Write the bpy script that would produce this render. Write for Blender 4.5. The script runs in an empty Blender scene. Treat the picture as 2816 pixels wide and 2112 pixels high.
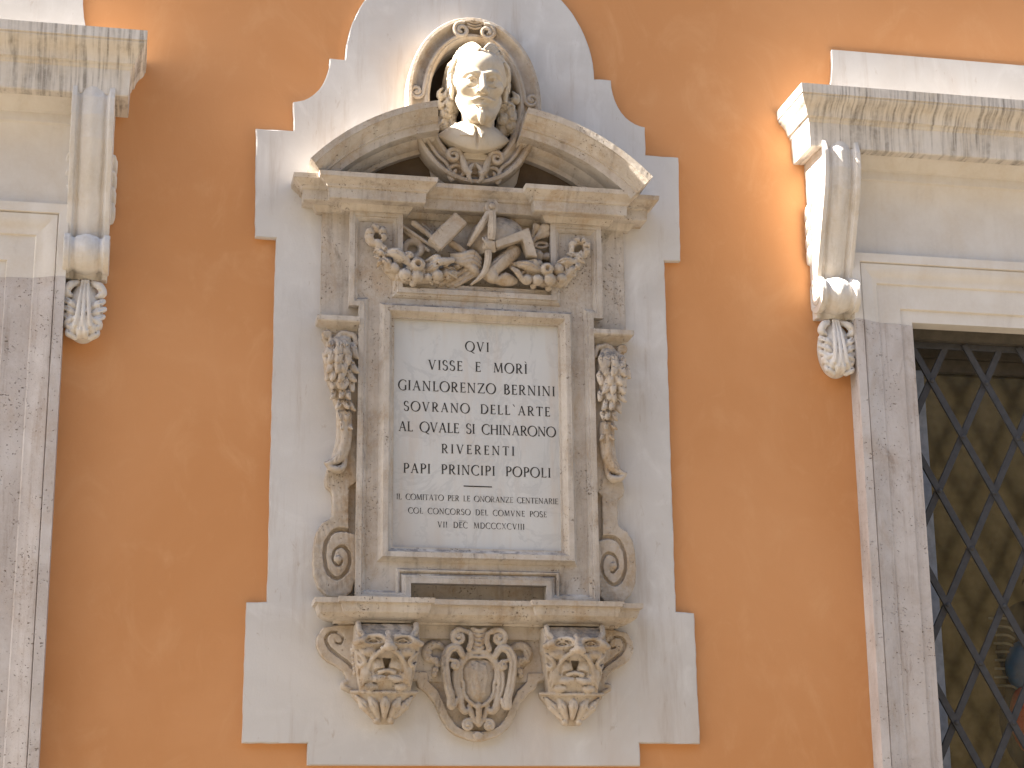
import bpy, bmesh, math, random
import numpy as np
from mathutils import Matrix, Vector
R = math.radians
rng = random.Random(7)
S = bpy.context.scene
COL = S.collection

# ---------------------------------------------------------------- camera
cam_d = bpy.data.cameras.new("camera")
cam = bpy.data.objects.new("camera", cam_d)
COL.objects.link(cam)
cam_d.sensor_width = 36.0
cam_d.lens = 5076.5 / 2816 * 36.0
cam_d.clip_start = 0.1
cam_d.clip_end = 2000


def cam_rot(p, y, r):
    cp, sp, cy, sy, cr, sr = math.cos(p), math.sin(p), math.cos(y), math.sin(y), math.cos(r), math.sin(r)
    rz = Matrix(((cy, -sy, 0), (sy, cy, 0), (0, 0, 1)))
    rx = Matrix(((1, 0, 0), (0, cp, -sp), (0, sp, cp)))
    ry = Matrix(((cr, 0, sr), (0, 1, 0), (-sr, 0, cr)))
    return rz @ rx @ ry


_m = cam_rot(R(15.11), R(-11.796), R(0.59))
_m = Matrix((_m.col[0], _m.col[2], -_m.col[1])).transposed().to_4x4()
cam.matrix_world = Matrix.Translation((-1.4707, -7.8, 1.6)) @ _m
S.camera = cam

# ---------------------------------------------------------------- sky, sun, exposure
SUN_EL, SUN_BEHIND = 39.5, 0.36      # degrees; the sun rakes along the facade from the left, a hair behind it
w = bpy.data.worlds.new("World")
S.world = w
w.use_nodes = True
nt = w.node_tree
bg = nt.nodes["Background"]
sky = nt.nodes.new("ShaderNodeTexSky")
sky.sky_type = 'NISHITA'
sky.sun_disc = False
sky.sun_elevation = R(SUN_EL)
sky.sun_rotation = R(270 + SUN_BEHIND)
sky.air_density = 1.0
sky.dust_density = 1.5
sky.ozone_density = 0.6
nt.links.new(sky.outputs[0], bg.inputs[0])
bg.inputs[1].default_value = 0.05
sd = bpy.data.lights.new("sun", 'SUN')
sd.energy = 5.0
sd.angle = R(0.5)
sd.color = (1.0, 0.93, 0.82)
sun = bpy.data.objects.new("sun", sd)
COL.objects.link(sun)
sun.location = (-6, 0, 12)
_to = Vector((-math.cos(R(SUN_EL)) * math.cos(R(SUN_BEHIND)), math.cos(R(SUN_EL)) * math.sin(R(SUN_BEHIND)), math.sin(R(SUN_EL))))
sun.rotation_euler = _to.to_track_quat('Z', 'Y').to_euler()
S.view_settings.view_transform = 'Standard'
S.view_settings.look = 'None'
S.view_settings.gamma = 1.0
S.view_settings.exposure = 2.98

# ---------------------------------------------------------------- helpers: objects
LOC = {}


def thing(name, label, cat, loc, group=None):
    o = bpy.data.objects.new(name, None)
    o.empty_display_size = 0.1
    COL.objects.link(o)
    o.location = loc
    o["label"] = label
    o["category"] = cat
    if group:
        o["group"] = group
    LOC[o] = Vector(loc)
    return o


def mk(name, V, F, mat, parent=None, smooth=True, angle=35, recalc=True, loc=None):
    """one mesh object from world-space verts; child meshes keep the origin of their thing"""
    me = bpy.data.meshes.new(name)
    off = LOC[parent] if parent is not None else Vector(loc or (0, 0, 0))
    V = np.asarray(V, dtype=np.float64).reshape(-1, 3) - np.array(off)
    if isinstance(F, np.ndarray):
        me.vertices.add(len(V))
        me.vertices.foreach_set("co", V.astype(np.float32).ravel())
        n = len(F)
        me.loops.add(n * 4)
        me.loops.foreach_set("vertex_index", F.astype(np.int32).ravel())
        me.polygons.add(n)
        me.polygons.foreach_set("loop_start", np.arange(0, n * 4, 4, dtype=np.int32))
        me.update(calc_edges=True)
    else:
        me.from_pydata([tuple(v) for v in V], [], F)
    if recalc:
        bm = bmesh.new()
        bm.from_mesh(me)
        bmesh.ops.recalc_face_normals(bm, faces=bm.faces)
        bm.to_mesh(me)
        bm.free()
    if smooth:
        me.polygons.foreach_set("use_smooth", np.ones(len(me.polygons), dtype=bool))
        if angle and angle < 179:
            me.set_sharp_from_angle(angle=R(angle))
    me.materials.append(mat)
    me.update()
    o = bpy.data.objects.new(name, me)
    COL.objects.link(o)
    if parent is not None:
        o.parent = parent
        LOC[o] = LOC[parent]
    else:
        o.location = off
        LOC[o] = off
    return o


def tag(o, label, cat, group=None):
    o["label"] = label
    o["category"] = cat
    if group:
        o["group"] = group
    return o


def struct(o):
    o["kind"] = "structure"
    return o


class MB:
    """collects shapes into one mesh; coordinates are (x, p, z) with p metres out from the wall face"""

    def __init__(s):
        s.V, s.F = [], []

    def add(s, V, F):
        b = len(s.V)
        s.V += [tuple(v) for v in V]
        s.F += [tuple(i + b for i in f) for f in F]
        return s

    def box(s, x0, x1, p0, p1, z0, z1):
        V = [(x, p, z) for x in (x0, x1) for p in (p0, p1) for z in (z0, z1)]
        return s.add(V, [(0, 1, 3, 2), (4, 6, 7, 5), (0, 4, 5, 1), (2, 3, 7, 6), (0, 2, 6, 4), (1, 5, 7, 3)])

    def prism(s, outline, p0, p1):
        n = len(outline)
        V = [(x, p0, z) for x, z in outline] + [(x, p1, z) for x, z in outline]
        F = [tuple(range(n)), tuple(range(2 * n - 1, n - 1, -1))]
        F += [(i, (i + 1) % n, (i + 1) % n + n, i + n) for i in range(n)]
        return s.add(V, F)

    def hull(s, c, half, rotm):
        V = []
        for a in (-1, 1):
            for b in (-1, 1):
                for d in (-1, 1):
                    V.append(tuple(Vector(c) + rotm @ Vector((a * half[0], b * half[1], d * half[2]))))
        return s.add(V, [(0, 1, 3, 2), (4, 6, 7, 5), (0, 4, 5, 1), (2, 3, 7, 6), (0, 2, 6, 4), (1, 5, 7, 3)])

    def sweep(s, path, prof, closed=False, plane='xz', caps=True):
        """path: 2D polyline; prof: (a, b) with a along the left-hand mitred normal, b along the third axis.
        plane 'xz' -> third axis is p; plane 'xp' -> third axis is z"""
        P = [np.array(q, float) for q in path]
        n = len(P)
        M = []
        for i in range(n):
            t = []
            if closed or i > 0:
                d = P[i] - P[(i - 1) % n]
                t.append(d / np.linalg.norm(d))
            if closed or i < n - 1:
                d = P[(i + 1) % n] - P[i]
                t.append(d / np.linalg.norm(d))
            N = [np.array((-d[1], d[0])) for d in t]
            m = sum(N)
            m = m / np.linalg.norm(m)
            M.append(m / max(0.2, float(m @ N[0])))
        k = len(prof)
        V = []
        for q, m in zip(P, M):
            for a, b in prof:
                v = q + m * a
                V.append((v[0], b, v[1]) if plane == 'xz' else (v[0], v[1], b))
        F = []
        for i in range(n if closed else n - 1):
            j = (i + 1) % n
            for c in range(k - 1):
                F.append((i * k + c, i * k + c + 1, j * k + c + 1, j * k + c))
        if caps and not closed:
            F.append(tuple(range(k)))
            F.append(tuple(range((n - 1) * k, n * k)))
        return s.add(V, F)

    def tube(s, pts, rad, sides=10, samples=6, flat=1.0):
        """round tube through 3D points (catmull-rom), rad a number or per-point list"""
        P = np.array(pts, float)
        n = len(P)
        r = fit_r(rad, n)
        Q, rr = catmull(P, r, samples)
        V, F = [], []
        up = None
        for i in range(len(Q)):
            d = Q[min(i + 1, len(Q) - 1)] - Q[max(i - 1, 0)]
            d /= np.linalg.norm(d) + 1e-9
            if up is None:
                up = np.array((0, 1.0, 0)) if abs(d[1]) < 0.9 else np.array((1.0, 0, 0))
            a = np.cross(d, up)
            a /= np.linalg.norm(a) + 1e-9
            up = np.cross(a, d)
            for k in range(sides):
                t = 2 * math.pi * k / sides
                V.append(Q[i] + rr[i] * (a * math.cos(t) + up * math.sin(t) * flat))
        m = len(Q)
        for i in range(m - 1):
            for k in range(sides):
                F.append((i * sides + k, i * sides + (k + 1) % sides, (i + 1) * sides + (k + 1) % sides, (i + 1) * sides + k))
        F.append(tuple(range(sides)))
        F.append(tuple(range((m - 1) * sides, m * sides)))
        return s.add(V, F)

    def ball(s, c, rad, seg=10):
        if np.isscalar(rad):
            rad = (rad, rad, rad)
        V = [(c[0], c[1], c[2] + rad[2])]
        for i in range(1, seg):
            t = math.pi * i / seg
            for j in range(2 * seg):
                a = math.pi * j / seg
                V.append((c[0] + rad[0] * math.sin(t) * math.cos(a), c[1] + rad[1] * math.sin(t) * math.sin(a), c[2] + rad[2] * math.cos(t)))
        V.append((c[0], c[1], c[2] - rad[2]))
        n = 2 * seg
        F = [(0, 1 + j, 1 + (j + 1) % n) for j in range(n)]
        for i in range(seg - 2):
            for j in range(n):
                F.append((1 + i * n + j, 1 + i * n + (j + 1) % n, 1 + (i + 1) * n + (j + 1) % n, 1 + (i + 1) * n + j))
        e = len(V) - 1
        F += [(e, 1 + (seg - 2) * n + (j + 1) % n, 1 + (seg - 2) * n + j) for j in range(n)]
        return s.add(V, F)

    def build(s, name, mat, parent=None, x0=0.0, bevel=0.0, **k):
        V = [(x + x0, -p, z) for x, p, z in s.V]
        o = mk(name, V, s.F, mat, parent, **k)
        if bevel:
            bm = bmesh.new()
            bm.from_mesh(o.data)
            bmesh.ops.remove_doubles(bm, verts=bm.verts, dist=1e-5)
            ed = [e for e in bm.edges if len(e.link_faces) == 2 and e.calc_face_angle(0) > R(40)]
            bmesh.ops.bevel(bm, geom=ed, offset=bevel, segments=2, affect='EDGES', clamp_overlap=True)
            bm.to_mesh(o.data)
            bm.free()
            o.data.polygons.foreach_set("use_smooth", np.ones(len(o.data.polygons), dtype=bool))
            o.data.set_sharp_from_angle(angle=R(35))
        return o


def fit_r(rad, n):
    r = np.full(n, rad, float) if np.isscalar(rad) else np.array(rad, float)
    return r if len(r) == n else np.interp(np.linspace(0, 1, n), np.linspace(0, 1, len(r)), r)


def catmull(P, r, samples):
    n = len(P)
    if n < 3:
        t = np.linspace(0, 1, samples + 1)[:, None]
        return P[0] * (1 - t) + P[-1] * t, r[0] * (1 - t[:, 0]) + r[-1] * t[:, 0]
    Q, rr = [], []
    for i in range(n - 1):
        p0, p1, p2, p3 = P[max(i - 1, 0)], P[i], P[i + 1], P[min(i + 2, n - 1)]
        for t in np.linspace(0, 1, samples, endpoint=False):
            Q.append(0.5 * (2 * p1 + (p2 - p0) * t + (2 * p0 - 5 * p1 + 4 * p2 - p3) * t * t + (3 * p1 - p0 - 3 * p2 + p3) * t ** 3))
            rr.append(r[i] * (1 - t) + r[i + 1] * t)
    Q.append(P[-1])
    rr.append(r[-1])
    return np.array(Q), np.array(rr)


def slab(xs, zs, mask, p0, p1):
    """solid slab from filled cells of a grid, cells given by mask[row z][col x]"""
    bm = bmesh.new()
    vs = {}
    def v(i, j):
        if (i, j) not in vs:
            vs[i, j] = bm.verts.new((xs[i], p0, zs[j]))
        return vs[i, j]
    for j in range(len(zs) - 1):
        for i in range(len(xs) - 1):
            if mask[j][i]:
                bm.faces.new((v(i, j), v(i + 1, j), v(i + 1, j + 1), v(i, j + 1)))
    g = bmesh.ops.extrude_face_region(bm, geom=bm.faces[:])
    for q in g['geom']:
        if isinstance(q, bmesh.types.BMVert):
            q.co.y = p1
    bm.verts.index_update()
    m = MB()
    m.add([tuple(q.co) for q in bm.verts], [tuple(q.index for q in f.verts) for f in bm.faces])
    bm.free()
    return m


# ---------------------------------------------------------------- helpers: carving with signed distance fields
class Carve:
    """signed distance sculpture on a grid, coordinates (x, p, z)"""

    def __init__(s, lo, hi, h):
        s.lo, s.h = np.array(lo, float), h
        s.n = np.ceil((np.array(hi) - s.lo) / h).astype(int) + 1
        s.f = np.full(tuple(s.n), 0.3, np.float32)

    def region(s, a, b):
        i0 = np.clip(np.floor((np.array(a) - s.lo) / s.h).astype(int), 0, s.n)
        i1 = np.clip(np.ceil((np.array(b) - s.lo) / s.h).astype(int) + 1, 0, s.n)
        if (i1 <= i0).any():
            return None
        ax = [s.lo[k] + s.h * np.arange(i0[k], i1[k]) for k in range(3)]
        X, Y, Z = np.meshgrid(*ax, indexing='ij', sparse=True)
        return tuple(slice(i0[k], i1[k]) for k in range(3)), X, Y, Z

    def _put(s, sl, d, k, sub):
        g = s.f[sl]
        if sub:
            if k:
                hh = np.clip(0.5 - 0.5 * (g + d) / k, 0, 1)
                s.f[sl] = g + (-d - g) * hh + k * hh * (1 - hh)
            else:
                s.f[sl] = np.maximum(g, -d)
        elif k:
            hh = np.clip(0.5 + 0.5 * (d - g) / k, 0, 1)
            s.f[sl] = d + (g - d) * hh - k * hh * (1 - hh)
        else:
            s.f[sl] = np.minimum(g, d)

    def func(s, a, b, fn, k=0.0, sub=False):
        r = s.region(a, b)
        if r:
            sl, X, Y, Z = r
            s._put(sl, np.broadcast_to(fn(X, Y, Z), s.f[sl].shape).astype(np.float32), k, sub)
        return s

    def ell(s, c, r, k=0.0, sub=False, rot=None):
        c = np.array(c, float)
        r = np.array((r, r, r) if np.isscalar(r) else r, float)
        m = r.max() + 2 * k + 3 * s.h
        q = s.region(c - m, c + m)
        if q is None:
            return s
        sl, X, Y, Z = q
        X, Y, Z = X - c[0], Y - c[1], Z - c[2]
        if rot is not None:
            M = np.array(rot.transposed())
            X, Y, Z = [M[i][0] * X + M[i][1] * Y + M[i][2] * Z for i in range(3)]
        k0 = np.sqrt((X / r[0]) ** 2 + (Y / r[1]) ** 2 + (Z / r[2]) ** 2)
        k1 = np.sqrt((X / r[0] ** 2) ** 2 + (Y / r[1] ** 2) ** 2 + (Z / r[2] ** 2) ** 2)
        d = k0 * (k0 - 1) / np.maximum(k1, 1e-6)
        s._put(sl, np.broadcast_to(d, s.f[sl].shape), k, sub)
        return s

    def tube(s, pts, rad, k=0.0, sub=False, samples=5):
        P = np.array(pts, float)
        r = fit_r(rad, len(P))
        Q, rr = catmull(P, r, samples)
        m = rr.max() + 2 * k + 3 * s.h
        reg = s.region(Q.min(0) - m, Q.max(0) + m)
        if reg is None:
            return s
        sl, X, Y, Z = reg
        base = [sl[i].start for i in range(3)]
        D = np.full(s.f[sl].shape, 0.3, np.float32)
        for a, b, ra, rb in zip(Q[:-1], Q[1:], rr[:-1], rr[1:]):
            q = s.region(np.minimum(a, b) - m, np.maximum(a, b) + m)
            if q is None:
                continue
            s2, x, y, z = q
            s2 = tuple(slice(s2[i].start - base[i], s2[i].stop - base[i]) for i in range(3))
            d = b - a
            L = max(float(d @ d), 1e-9)
            t = np.clip(((x - a[0]) * d[0] + (y - a[1]) * d[1] + (z - a[2]) * d[2]) / L, 0, 1)
            e = np.sqrt((x - a[0] - t * d[0]) ** 2 + (y - a[1] - t * d[1]) ** 2 + (z - a[2] - t * d[2]) ** 2) - (ra + (rb - ra) * t)
            D[s2] = np.minimum(D[s2], e)
        s._put(sl, D, k, sub)
        return s

    def box(s, c, half, rot=None, rd=0.0, k=0.0, sub=False):
        c = np.array(c, float)
        m = np.linalg.norm(half) + 2 * k + 3 * s.h
        q = s.region(c - m, c + m)
        if q is None:
            return s
        sl, X, Y, Z = q
        X, Y, Z = X - c[0], Y - c[1], Z - c[2]
        if rot is not None:
            M = np.array(rot.transposed())
            X, Y, Z = [M[i][0] * X + M[i][1] * Y + M[i][2] * Z for i in range(3)]
        qx, qy, qz = np.abs(X) - half[0] + rd, np.abs(Y) - half[1] + rd, np.abs(Z) - half[2] + rd
        d = np.sqrt(np.maximum(qx, 0) ** 2 + np.maximum(qy, 0) ** 2 + np.maximum(qz, 0) ** 2) + np.minimum(np.maximum(np.maximum(qx, qy), qz), 0) - rd
        s._put(sl, np.broadcast_to(d, s.f[sl].shape), k, sub)
        return s

    def poly(s, outline, p0, p1, rd=0.0, k=0.0, sub=False, dome=None):
        """extruded outline in the xz plane; dome(x, z, d2) may give the front height"""
        O = np.array(outline, float)
        m = 2 * k + 3 * s.h + rd
        q = s.region((O[:, 0].min() - m, p0 - m, O[:, 1].min() - m), (O[:, 0].max() + m, p1 + m, O[:, 1].max() + m))
        if q is None:
            return s
        sl, X, Y, Z = q
        x, z = X[:, 0, :], Z[:, 0, :]
        x, z = np.broadcast_arrays(x, z)
        d2 = np.full(x.shape, 9.0)
        ins = np.zeros(x.shape, bool)
        for a, b in zip(O, np.roll(O, -1, 0)):
            e = b - a
            t = np.clip(((x - a[0]) * e[0] + (z - a[1]) * e[1]) / max(e @ e, 1e-12), 0, 1)
            d2 = np.minimum(d2, (x - a[0] - t * e[0]) ** 2 + (z - a[1] - t * e[1]) ** 2)
            c = (a[1] > z) != (b[1] > z)
            xi = a[0] + (z - a[1]) / (e[1] if abs(e[1]) > 1e-12 else 1e-12) * e[0]
            ins ^= c & (x < xi)
        d2 = np.sqrt(d2) * np.where(ins, -1, 1)
        top = p1 if dome is None else dome(x, z, d2)
        D2 = d2[:, None, :] + rd
        T = (np.asarray(top)[:, None, :] if dome is not None else top)
        dy = np.maximum(p0 - Y, Y - T) + rd
        d = np.sqrt(np.maximum(D2, 0) ** 2 + np.maximum(dy, 0) ** 2) + np.minimum(np.maximum(D2, dy), 0) - rd
        s._put(sl, np.broadcast_to(d, s.f[sl].shape), k, sub)
        return s

    def rough(s, amp, scale, seed=0):
        """weathered surface: a few octaves of smooth value noise"""
        r = np.random.RandomState(seed)
        ax = [s.lo[k] + s.h * np.arange(s.n[k]) for k in range(3)]
        X, Y, Z = np.meshgrid(*ax, indexing='ij', sparse=True)
        for i in range(4):
            v = r.normal(size=3)
            v /= np.linalg.norm(v)
            u = r.normal(size=3)
            u /= np.linalg.norm(u)
            q = 2 * math.pi / (scale * (0.6 + 0.4 * i))
            s.f += amp * (np.sin((X * v[0] + Y * v[1] + Z * v[2]) * q + r.rand() * 6) * np.sin((X * u[0] + Y * u[1] + Z * u[2]) * q * 1.3 + r.rand() * 6)).astype(np.float32) * 0.5
        return s

    def mesh(s, cut=None):
        f = s.f
        if cut is not None:      # flat back
            y = s.lo[1] + s.h * np.arange(s.n[1])
            f = np.maximum(f, (cut - y)[None, :, None])
        f = np.pad(f, 1, constant_values=0.3)
        n = np.array(f.shape)
        neg = f < 0
        c = n - 1
        cnt = np.zeros(tuple(c), np.int8)
        for i in (0, 1):
            for j in (0, 1):
                for k in (0, 1):
                    cnt += neg[i:c[0] + i, j:c[1] + j, k:c[2] + k]
        act = (cnt > 0) & (cnt < 8)
        idx = np.full(tuple(c), -1, np.int64)
        A = np.argwhere(act)
        idx[act] = np.arange(len(A))
        acc = np.zeros((len(A), 3))
        num = np.zeros(len(A))
        corners = [(i, j, k) for i in (0, 1) for j in (0, 1) for k in (0, 1)]
        vals = {q: f[A[:, 0] + q[0], A[:, 1] + q[1], A[:, 2] + q[2]].astype(float) for q in corners}
        for q in corners:
            for ax in range(3):
                if q[ax] == 0:
                    e = list(q)
                    e[ax] = 1
                    a, b = vals[q], vals[tuple(e)]
                    m = (a < 0) != (b < 0)
                    t = np.where(m, a / np.where(m, a - b, 1), 0)
                    P = np.array(q, float)[None, :].repeat(len(A), 0)
                    P[:, ax] += t
                    acc[m] += P[m]
                    num += m
        V = (A + acc / num[:, None] - 1) * s.h + s.lo
        Fs = []
        for ax in range(3):
            u, v = (ax + 1) % 3, (ax + 2) % 3
            a = [slice(None)] * 3
            b = [slice(None)] * 3
            a[ax], b[ax] = slice(0, -1), slice(1, None)
            ch = neg[tuple(a)] != neg[tuple(b)]
            E = np.argwhere(ch)
            E = E[(E[:, u] > 0) & (E[:, v] > 0) & (E[:, u] < n[u] - 1) & (E[:, v] < n[v] - 1)]
            sg = neg[tuple(a)][E[:, 0], E[:, 1], E[:, 2]]
            def cell(du, dv):
                q = E.copy()
                q[:, u] += du
                q[:, v] += dv
                return idx[q[:, 0], q[:, 1], q[:, 2]]
            Q = np.stack([cell(-1, -1), cell(0, -1), cell(0, 0), cell(-1, 0)], 1)
            Q[~sg] = Q[~sg][:, ::-1]
            Fs.append(Q)
        F = np.concatenate(Fs)
        return V, F

    def build(s, name, mat, parent=None, x0=0.0, cut=None, mirror=False, relax=1, loc=None):
        V, F = s.mesh(cut)
        for _ in range(relax):      # one light smoothing pass takes the grid steps out
            acc = np.zeros_like(V)
            num = np.zeros(len(V))
            for i in range(4):
                a, b = F[:, i], F[:, (i + 1) % 4]
                np.add.at(acc, a, V[b])
                np.add.at(num, a, 1)
            V = 0.5 * V + 0.5 * acc / np.maximum(num, 1)[:, None]
        W = V.copy()
        W[:, 0] = (-V[:, 0] if mirror else V[:, 0]) + x0
        W[:, 1] = -V[:, 1]
        if not mirror:
            F = F[:, ::-1]
        return mk(name, W, np.ascontiguousarray(F), mat, parent, angle=0, recalc=False, loc=loc)


def arc(cx, cz, r, a0, a1, n):
    rx, rz = (r, r) if np.isscalar(r) else r
    return [(cx + rx * math.cos(R(a0 + (a1 - a0) * i / n)), cz + rz * math.sin(R(a0 + (a1 - a0) * i / n))) for i in range(n + 1)]


def spiral(c, r0, r1, a0, turns, n=28):
    """flat spiral in the xz plane from radius r0 in to r1; angle grows when turns > 0"""
    out = []
    for i in range(n + 1):
        t = i / n
        r = r0 * (1 - t) + r1 * t
        a = R(a0) + 2 * math.pi * turns * t
        out.append((c[0] + r * math.cos(a), c[1] + r * math.sin(a)))
    return out

# ---------------------------------------------------------------- materials
def lin(r, g, b):
    f = lambda c: (c / 255 / 12.92) if c / 255 <= 0.04045 else ((c / 255 + 0.055) / 1.055) ** 2.4
    return (f(r), f(g), f(b), 1)


class NT:
    def __init__(s, name, rough=0.8):
        s.m = bpy.data.materials.new(name)
        s.m.use_nodes = True
        s.t = s.m.node_tree
        s.b = s.t.nodes["Principled BSDF"]
        s.b.inputs["Roughness"].default_value = rough
        s.b.inputs["Specular IOR Level"].default_value = 0.25
        s.tc = s.t.nodes.new("ShaderNodeTexCoord")

    def node(s, typ, **k):
        n = s.t.nodes.new(typ)
        for a, v in k.items():
            if hasattr(n, a):
                setattr(n, a, v)
        return n

    def link(s, a, b):
        s.t.links.new(a, b)

    def map(s, scale=(1, 1, 1), loc=(0, 0, 0), src=None):
        n = s.node("ShaderNodeMapping")
        n.inputs["Scale"].default_value = scale
        n.inputs["Location"].default_value = loc
        s.link(src or s.tc.outputs["Object"], n.inputs[0])
        return n.outputs[0]

    def noise(s, scale, detail=4, rough=0.55, stretch=(1, 1, 1), loc=(0, 0, 0), dist=0.0):
        n = s.node("ShaderNodeTexNoise")
        n.inputs["Scale"].default_value = scale
        n.inputs["Detail"].default_value = detail
        n.inputs["Roughness"].default_value = rough
        n.inputs["Distortion"].default_value = dist
        s.link(s.map(stretch, loc), n.inputs["Vector"])
        return n.outputs["Fac"]

    def ramp(s, src, lo, hi, a=0.0, b=1.0):
        n = s.node("ShaderNodeMapRange")
        n.interpolation_type = 'SMOOTHSTEP'
        n.inputs[1].default_value = lo
        n.inputs[2].default_value = hi
        n.inputs[3].default_value = a
        n.inputs[4].default_value = b
        s.link(src, n.inputs[0])
        return n.outputs[0]

    def mix(s, fac, a, b):
        n = s.node("ShaderNodeMix", data_type='RGBA')
        if isinstance(fac, float):
            n.inputs[0].default_value = fac
        else:
            s.link(fac, n.inputs[0])
        for v, i in ((a, 6), (b, 7)):
            if isinstance(v, tuple):
                n.inputs[i].default_value = v
            else:
                s.link(v, n.inputs[i])
        return n.outputs[2]

    def math(s, op, a, b):
        n = s.node("ShaderNodeMath", operation=op)
        for v, i in ((a, 0), (b, 1)):
            if isinstance(v, (int, float)):
                n.inputs[i].default_value = v
            else:
                s.link(v, n.inputs[i])
        return n.outputs[0]

    def done(s, color, height=None, dist=0.002, strength=1.0):
        s.link(color, s.b.inputs["Base Color"])
        if height is not None:
            n = s.node("ShaderNodeBump")
            n.inputs["Distance"].default_value = dist
            n.inputs["Strength"].default_value = strength
            s.link(height, n.inputs["Height"])
            s.link(n.outputs[0], s.b.inputs["Normal"])
        return s.m


def plaster(name, base, dark, light, blot=0.9, tint=None, streaks=None, bump=0.0012):
    """hand-floated lime wash: big cloudy blotches, trowel arcs, fine grain"""
    n = NT(name, 0.9)
    n.b.inputs["Specular IOR Level"].default_value = 0.12
    c = n.mix(n.ramp(n.noise(blot, 5, 0.6, dist=0.6), 0.34, 0.68), dark, base)
    c = n.mix(n.ramp(n.noise(blot * 3.3, 5, 0.62, (1, 1, 0.75), (7, 2, 1), 1.6), 0.50, 0.80, 0, 0.75), c, light)
    c = n.mix(n.ramp(n.noise(5.2, 6, 0.7, (1.0, 1, 0.55), (3, 1, 4), 2.6), 0.55, 0.72, 0, 0.28), c, light)
    c = n.mix(n.ramp(n.noise(9.0, 6, 0.7, (0.8, 1, 0.45), (9, 5, 2), 2.0), 0.56, 0.74, 0, 0.22), c, dark)
    if tint:
        c = n.mix(n.ramp(n.noise(1.7, 4, 0.6, (1, 1, 0.6), (2, 8, 3)), 0.50, 0.78, 0, tint[1]), c, tint[0])
    if streaks:
        c = n.mix(n.ramp(n.noise(11, 5, 0.7, (1, 1, 0.10), (1, 1, 5)), 0.52, 0.78, 0, streaks[1]), c, streaks[0])
        c = n.mix(n.ramp(n.noise(26, 4, 0.7, (1, 1, 0.3), (4, 1, 5), 1.0), 0.63, 0.74, 0, streaks[1]), c, streaks[0])
    fine = n.noise(190, 3, 0.6)
    c = n.mix(n.ramp(fine, 0.3, 0.7, 0, 0.10), c, dark)
    h = n.math('ADD', n.math('MULTIPLY', n.noise(6, 5, 0.6, (1, 1, 0.5), dist=1.4), 1.6), n.math('MULTIPLY', n.noise(120, 4, 0.6), 0.35))
    return n.done(c, h, bump)


def stone(name, base, pale, warm, grime, pore=(0.15, 0.11, 0.075, 1), porosity=0.66, pscale=120, streak=0.35, warm_amt=0.7, grime_amt=0.6, stretch=(1, 1, 1), rough=0.82, bump=0.002, crust=0.0):
    n = NT(name, rough)
    c = n.mix(n.ramp(n.noise(4.5, 5, 0.6, dist=0.4), 0.35, 0.7), base, pale)
    c = n.mix(n.ramp(n.noise(7.5, 6, 0.65, (1, 1, 0.6), (3, 3, 3), 0.8), 0.46, 0.74, 0, warm_amt), c, warm)
    c = n.mix(n.ramp(n.noise(10, 6, 0.7, (1, 1, 0.35), (5, 1, 8), 0.6), 0.55, 0.76, 0, grime_amt), c, grime)
    if streak:
        c = n.mix(n.ramp(n.noise(30, 4, 0.6, (1, 0.3, 0.06), (1, 9, 2)), 0.50, 0.76, 0, streak), c, grime)
        if streak > 0.7:        # rain has washed dark streaks down the mouldings
            wet = n.ramp(n.noise(5, 3, 0.6, (1, 1, 1), (2, 2, 9)), 0.34, 0.60, 0.25, 1.0)
            c = n.mix(n.math('MULTIPLY', wet, n.ramp(n.noise(58, 3, 0.55, (1, 0.05, 0.05), (5, 9, 2)), 0.44, 0.64, 0, 0.85)), c, grime)
    c = n.mix(n.ramp(n.noise(60, 5, 0.7, (1, 1, 1), (6, 2, 2)), 0.42, 0.7, 0, 0.35), c, pale)
    if crust:
        g = n.node("ShaderNodeNewGeometry")
        sx = n.node("ShaderNodeSeparateXYZ")
        n.link(g.outputs["Normal"], sx.inputs[0])
        up = n.ramp(sx.outputs[2], 0.25, 0.8)
        c = n.mix(n.math('MULTIPLY', up, n.ramp(n.noise(16, 5, 0.65, (1, 1, 1), (7, 7, 2)), 0.40, 0.60, 0, crust)), c, (0.13, 0.12, 0.118, 1))
    dens = n.ramp(n.noise(9, 3, 0.6, stretch, (8, 8, 1)), 0.38, 0.66, 0.09, 0.0)
    p = n.noise(pscale, 3, 0.55, stretch, (1, 4, 2))
    hole = n.ramp(n.math('SUBTRACT', p, dens), porosity - 0.055, porosity + 0.02)
    p2 = n.noise(pscale * 2.1, 2, 0.5, stretch, (2, 4, 7))
    hole2 = n.ramp(p2, porosity + 0.02, porosity + 0.10, 0, 0.7)
    hole = n.math('MAXIMUM', hole, hole2)
    c = n.mix(n.math('MULTIPLY', hole, 0.85), c, pore)
    h = n.math('SUBTRACT', n.math('ADD', n.math('MULTIPLY', n.noise(40, 6, 0.65), 0.8), n.math('MULTIPLY', n.noise(9, 3, 0.5), 1.2)), n.math('MULTIPLY', hole, 1.6))
    return n.done(c, h, bump)


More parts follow.
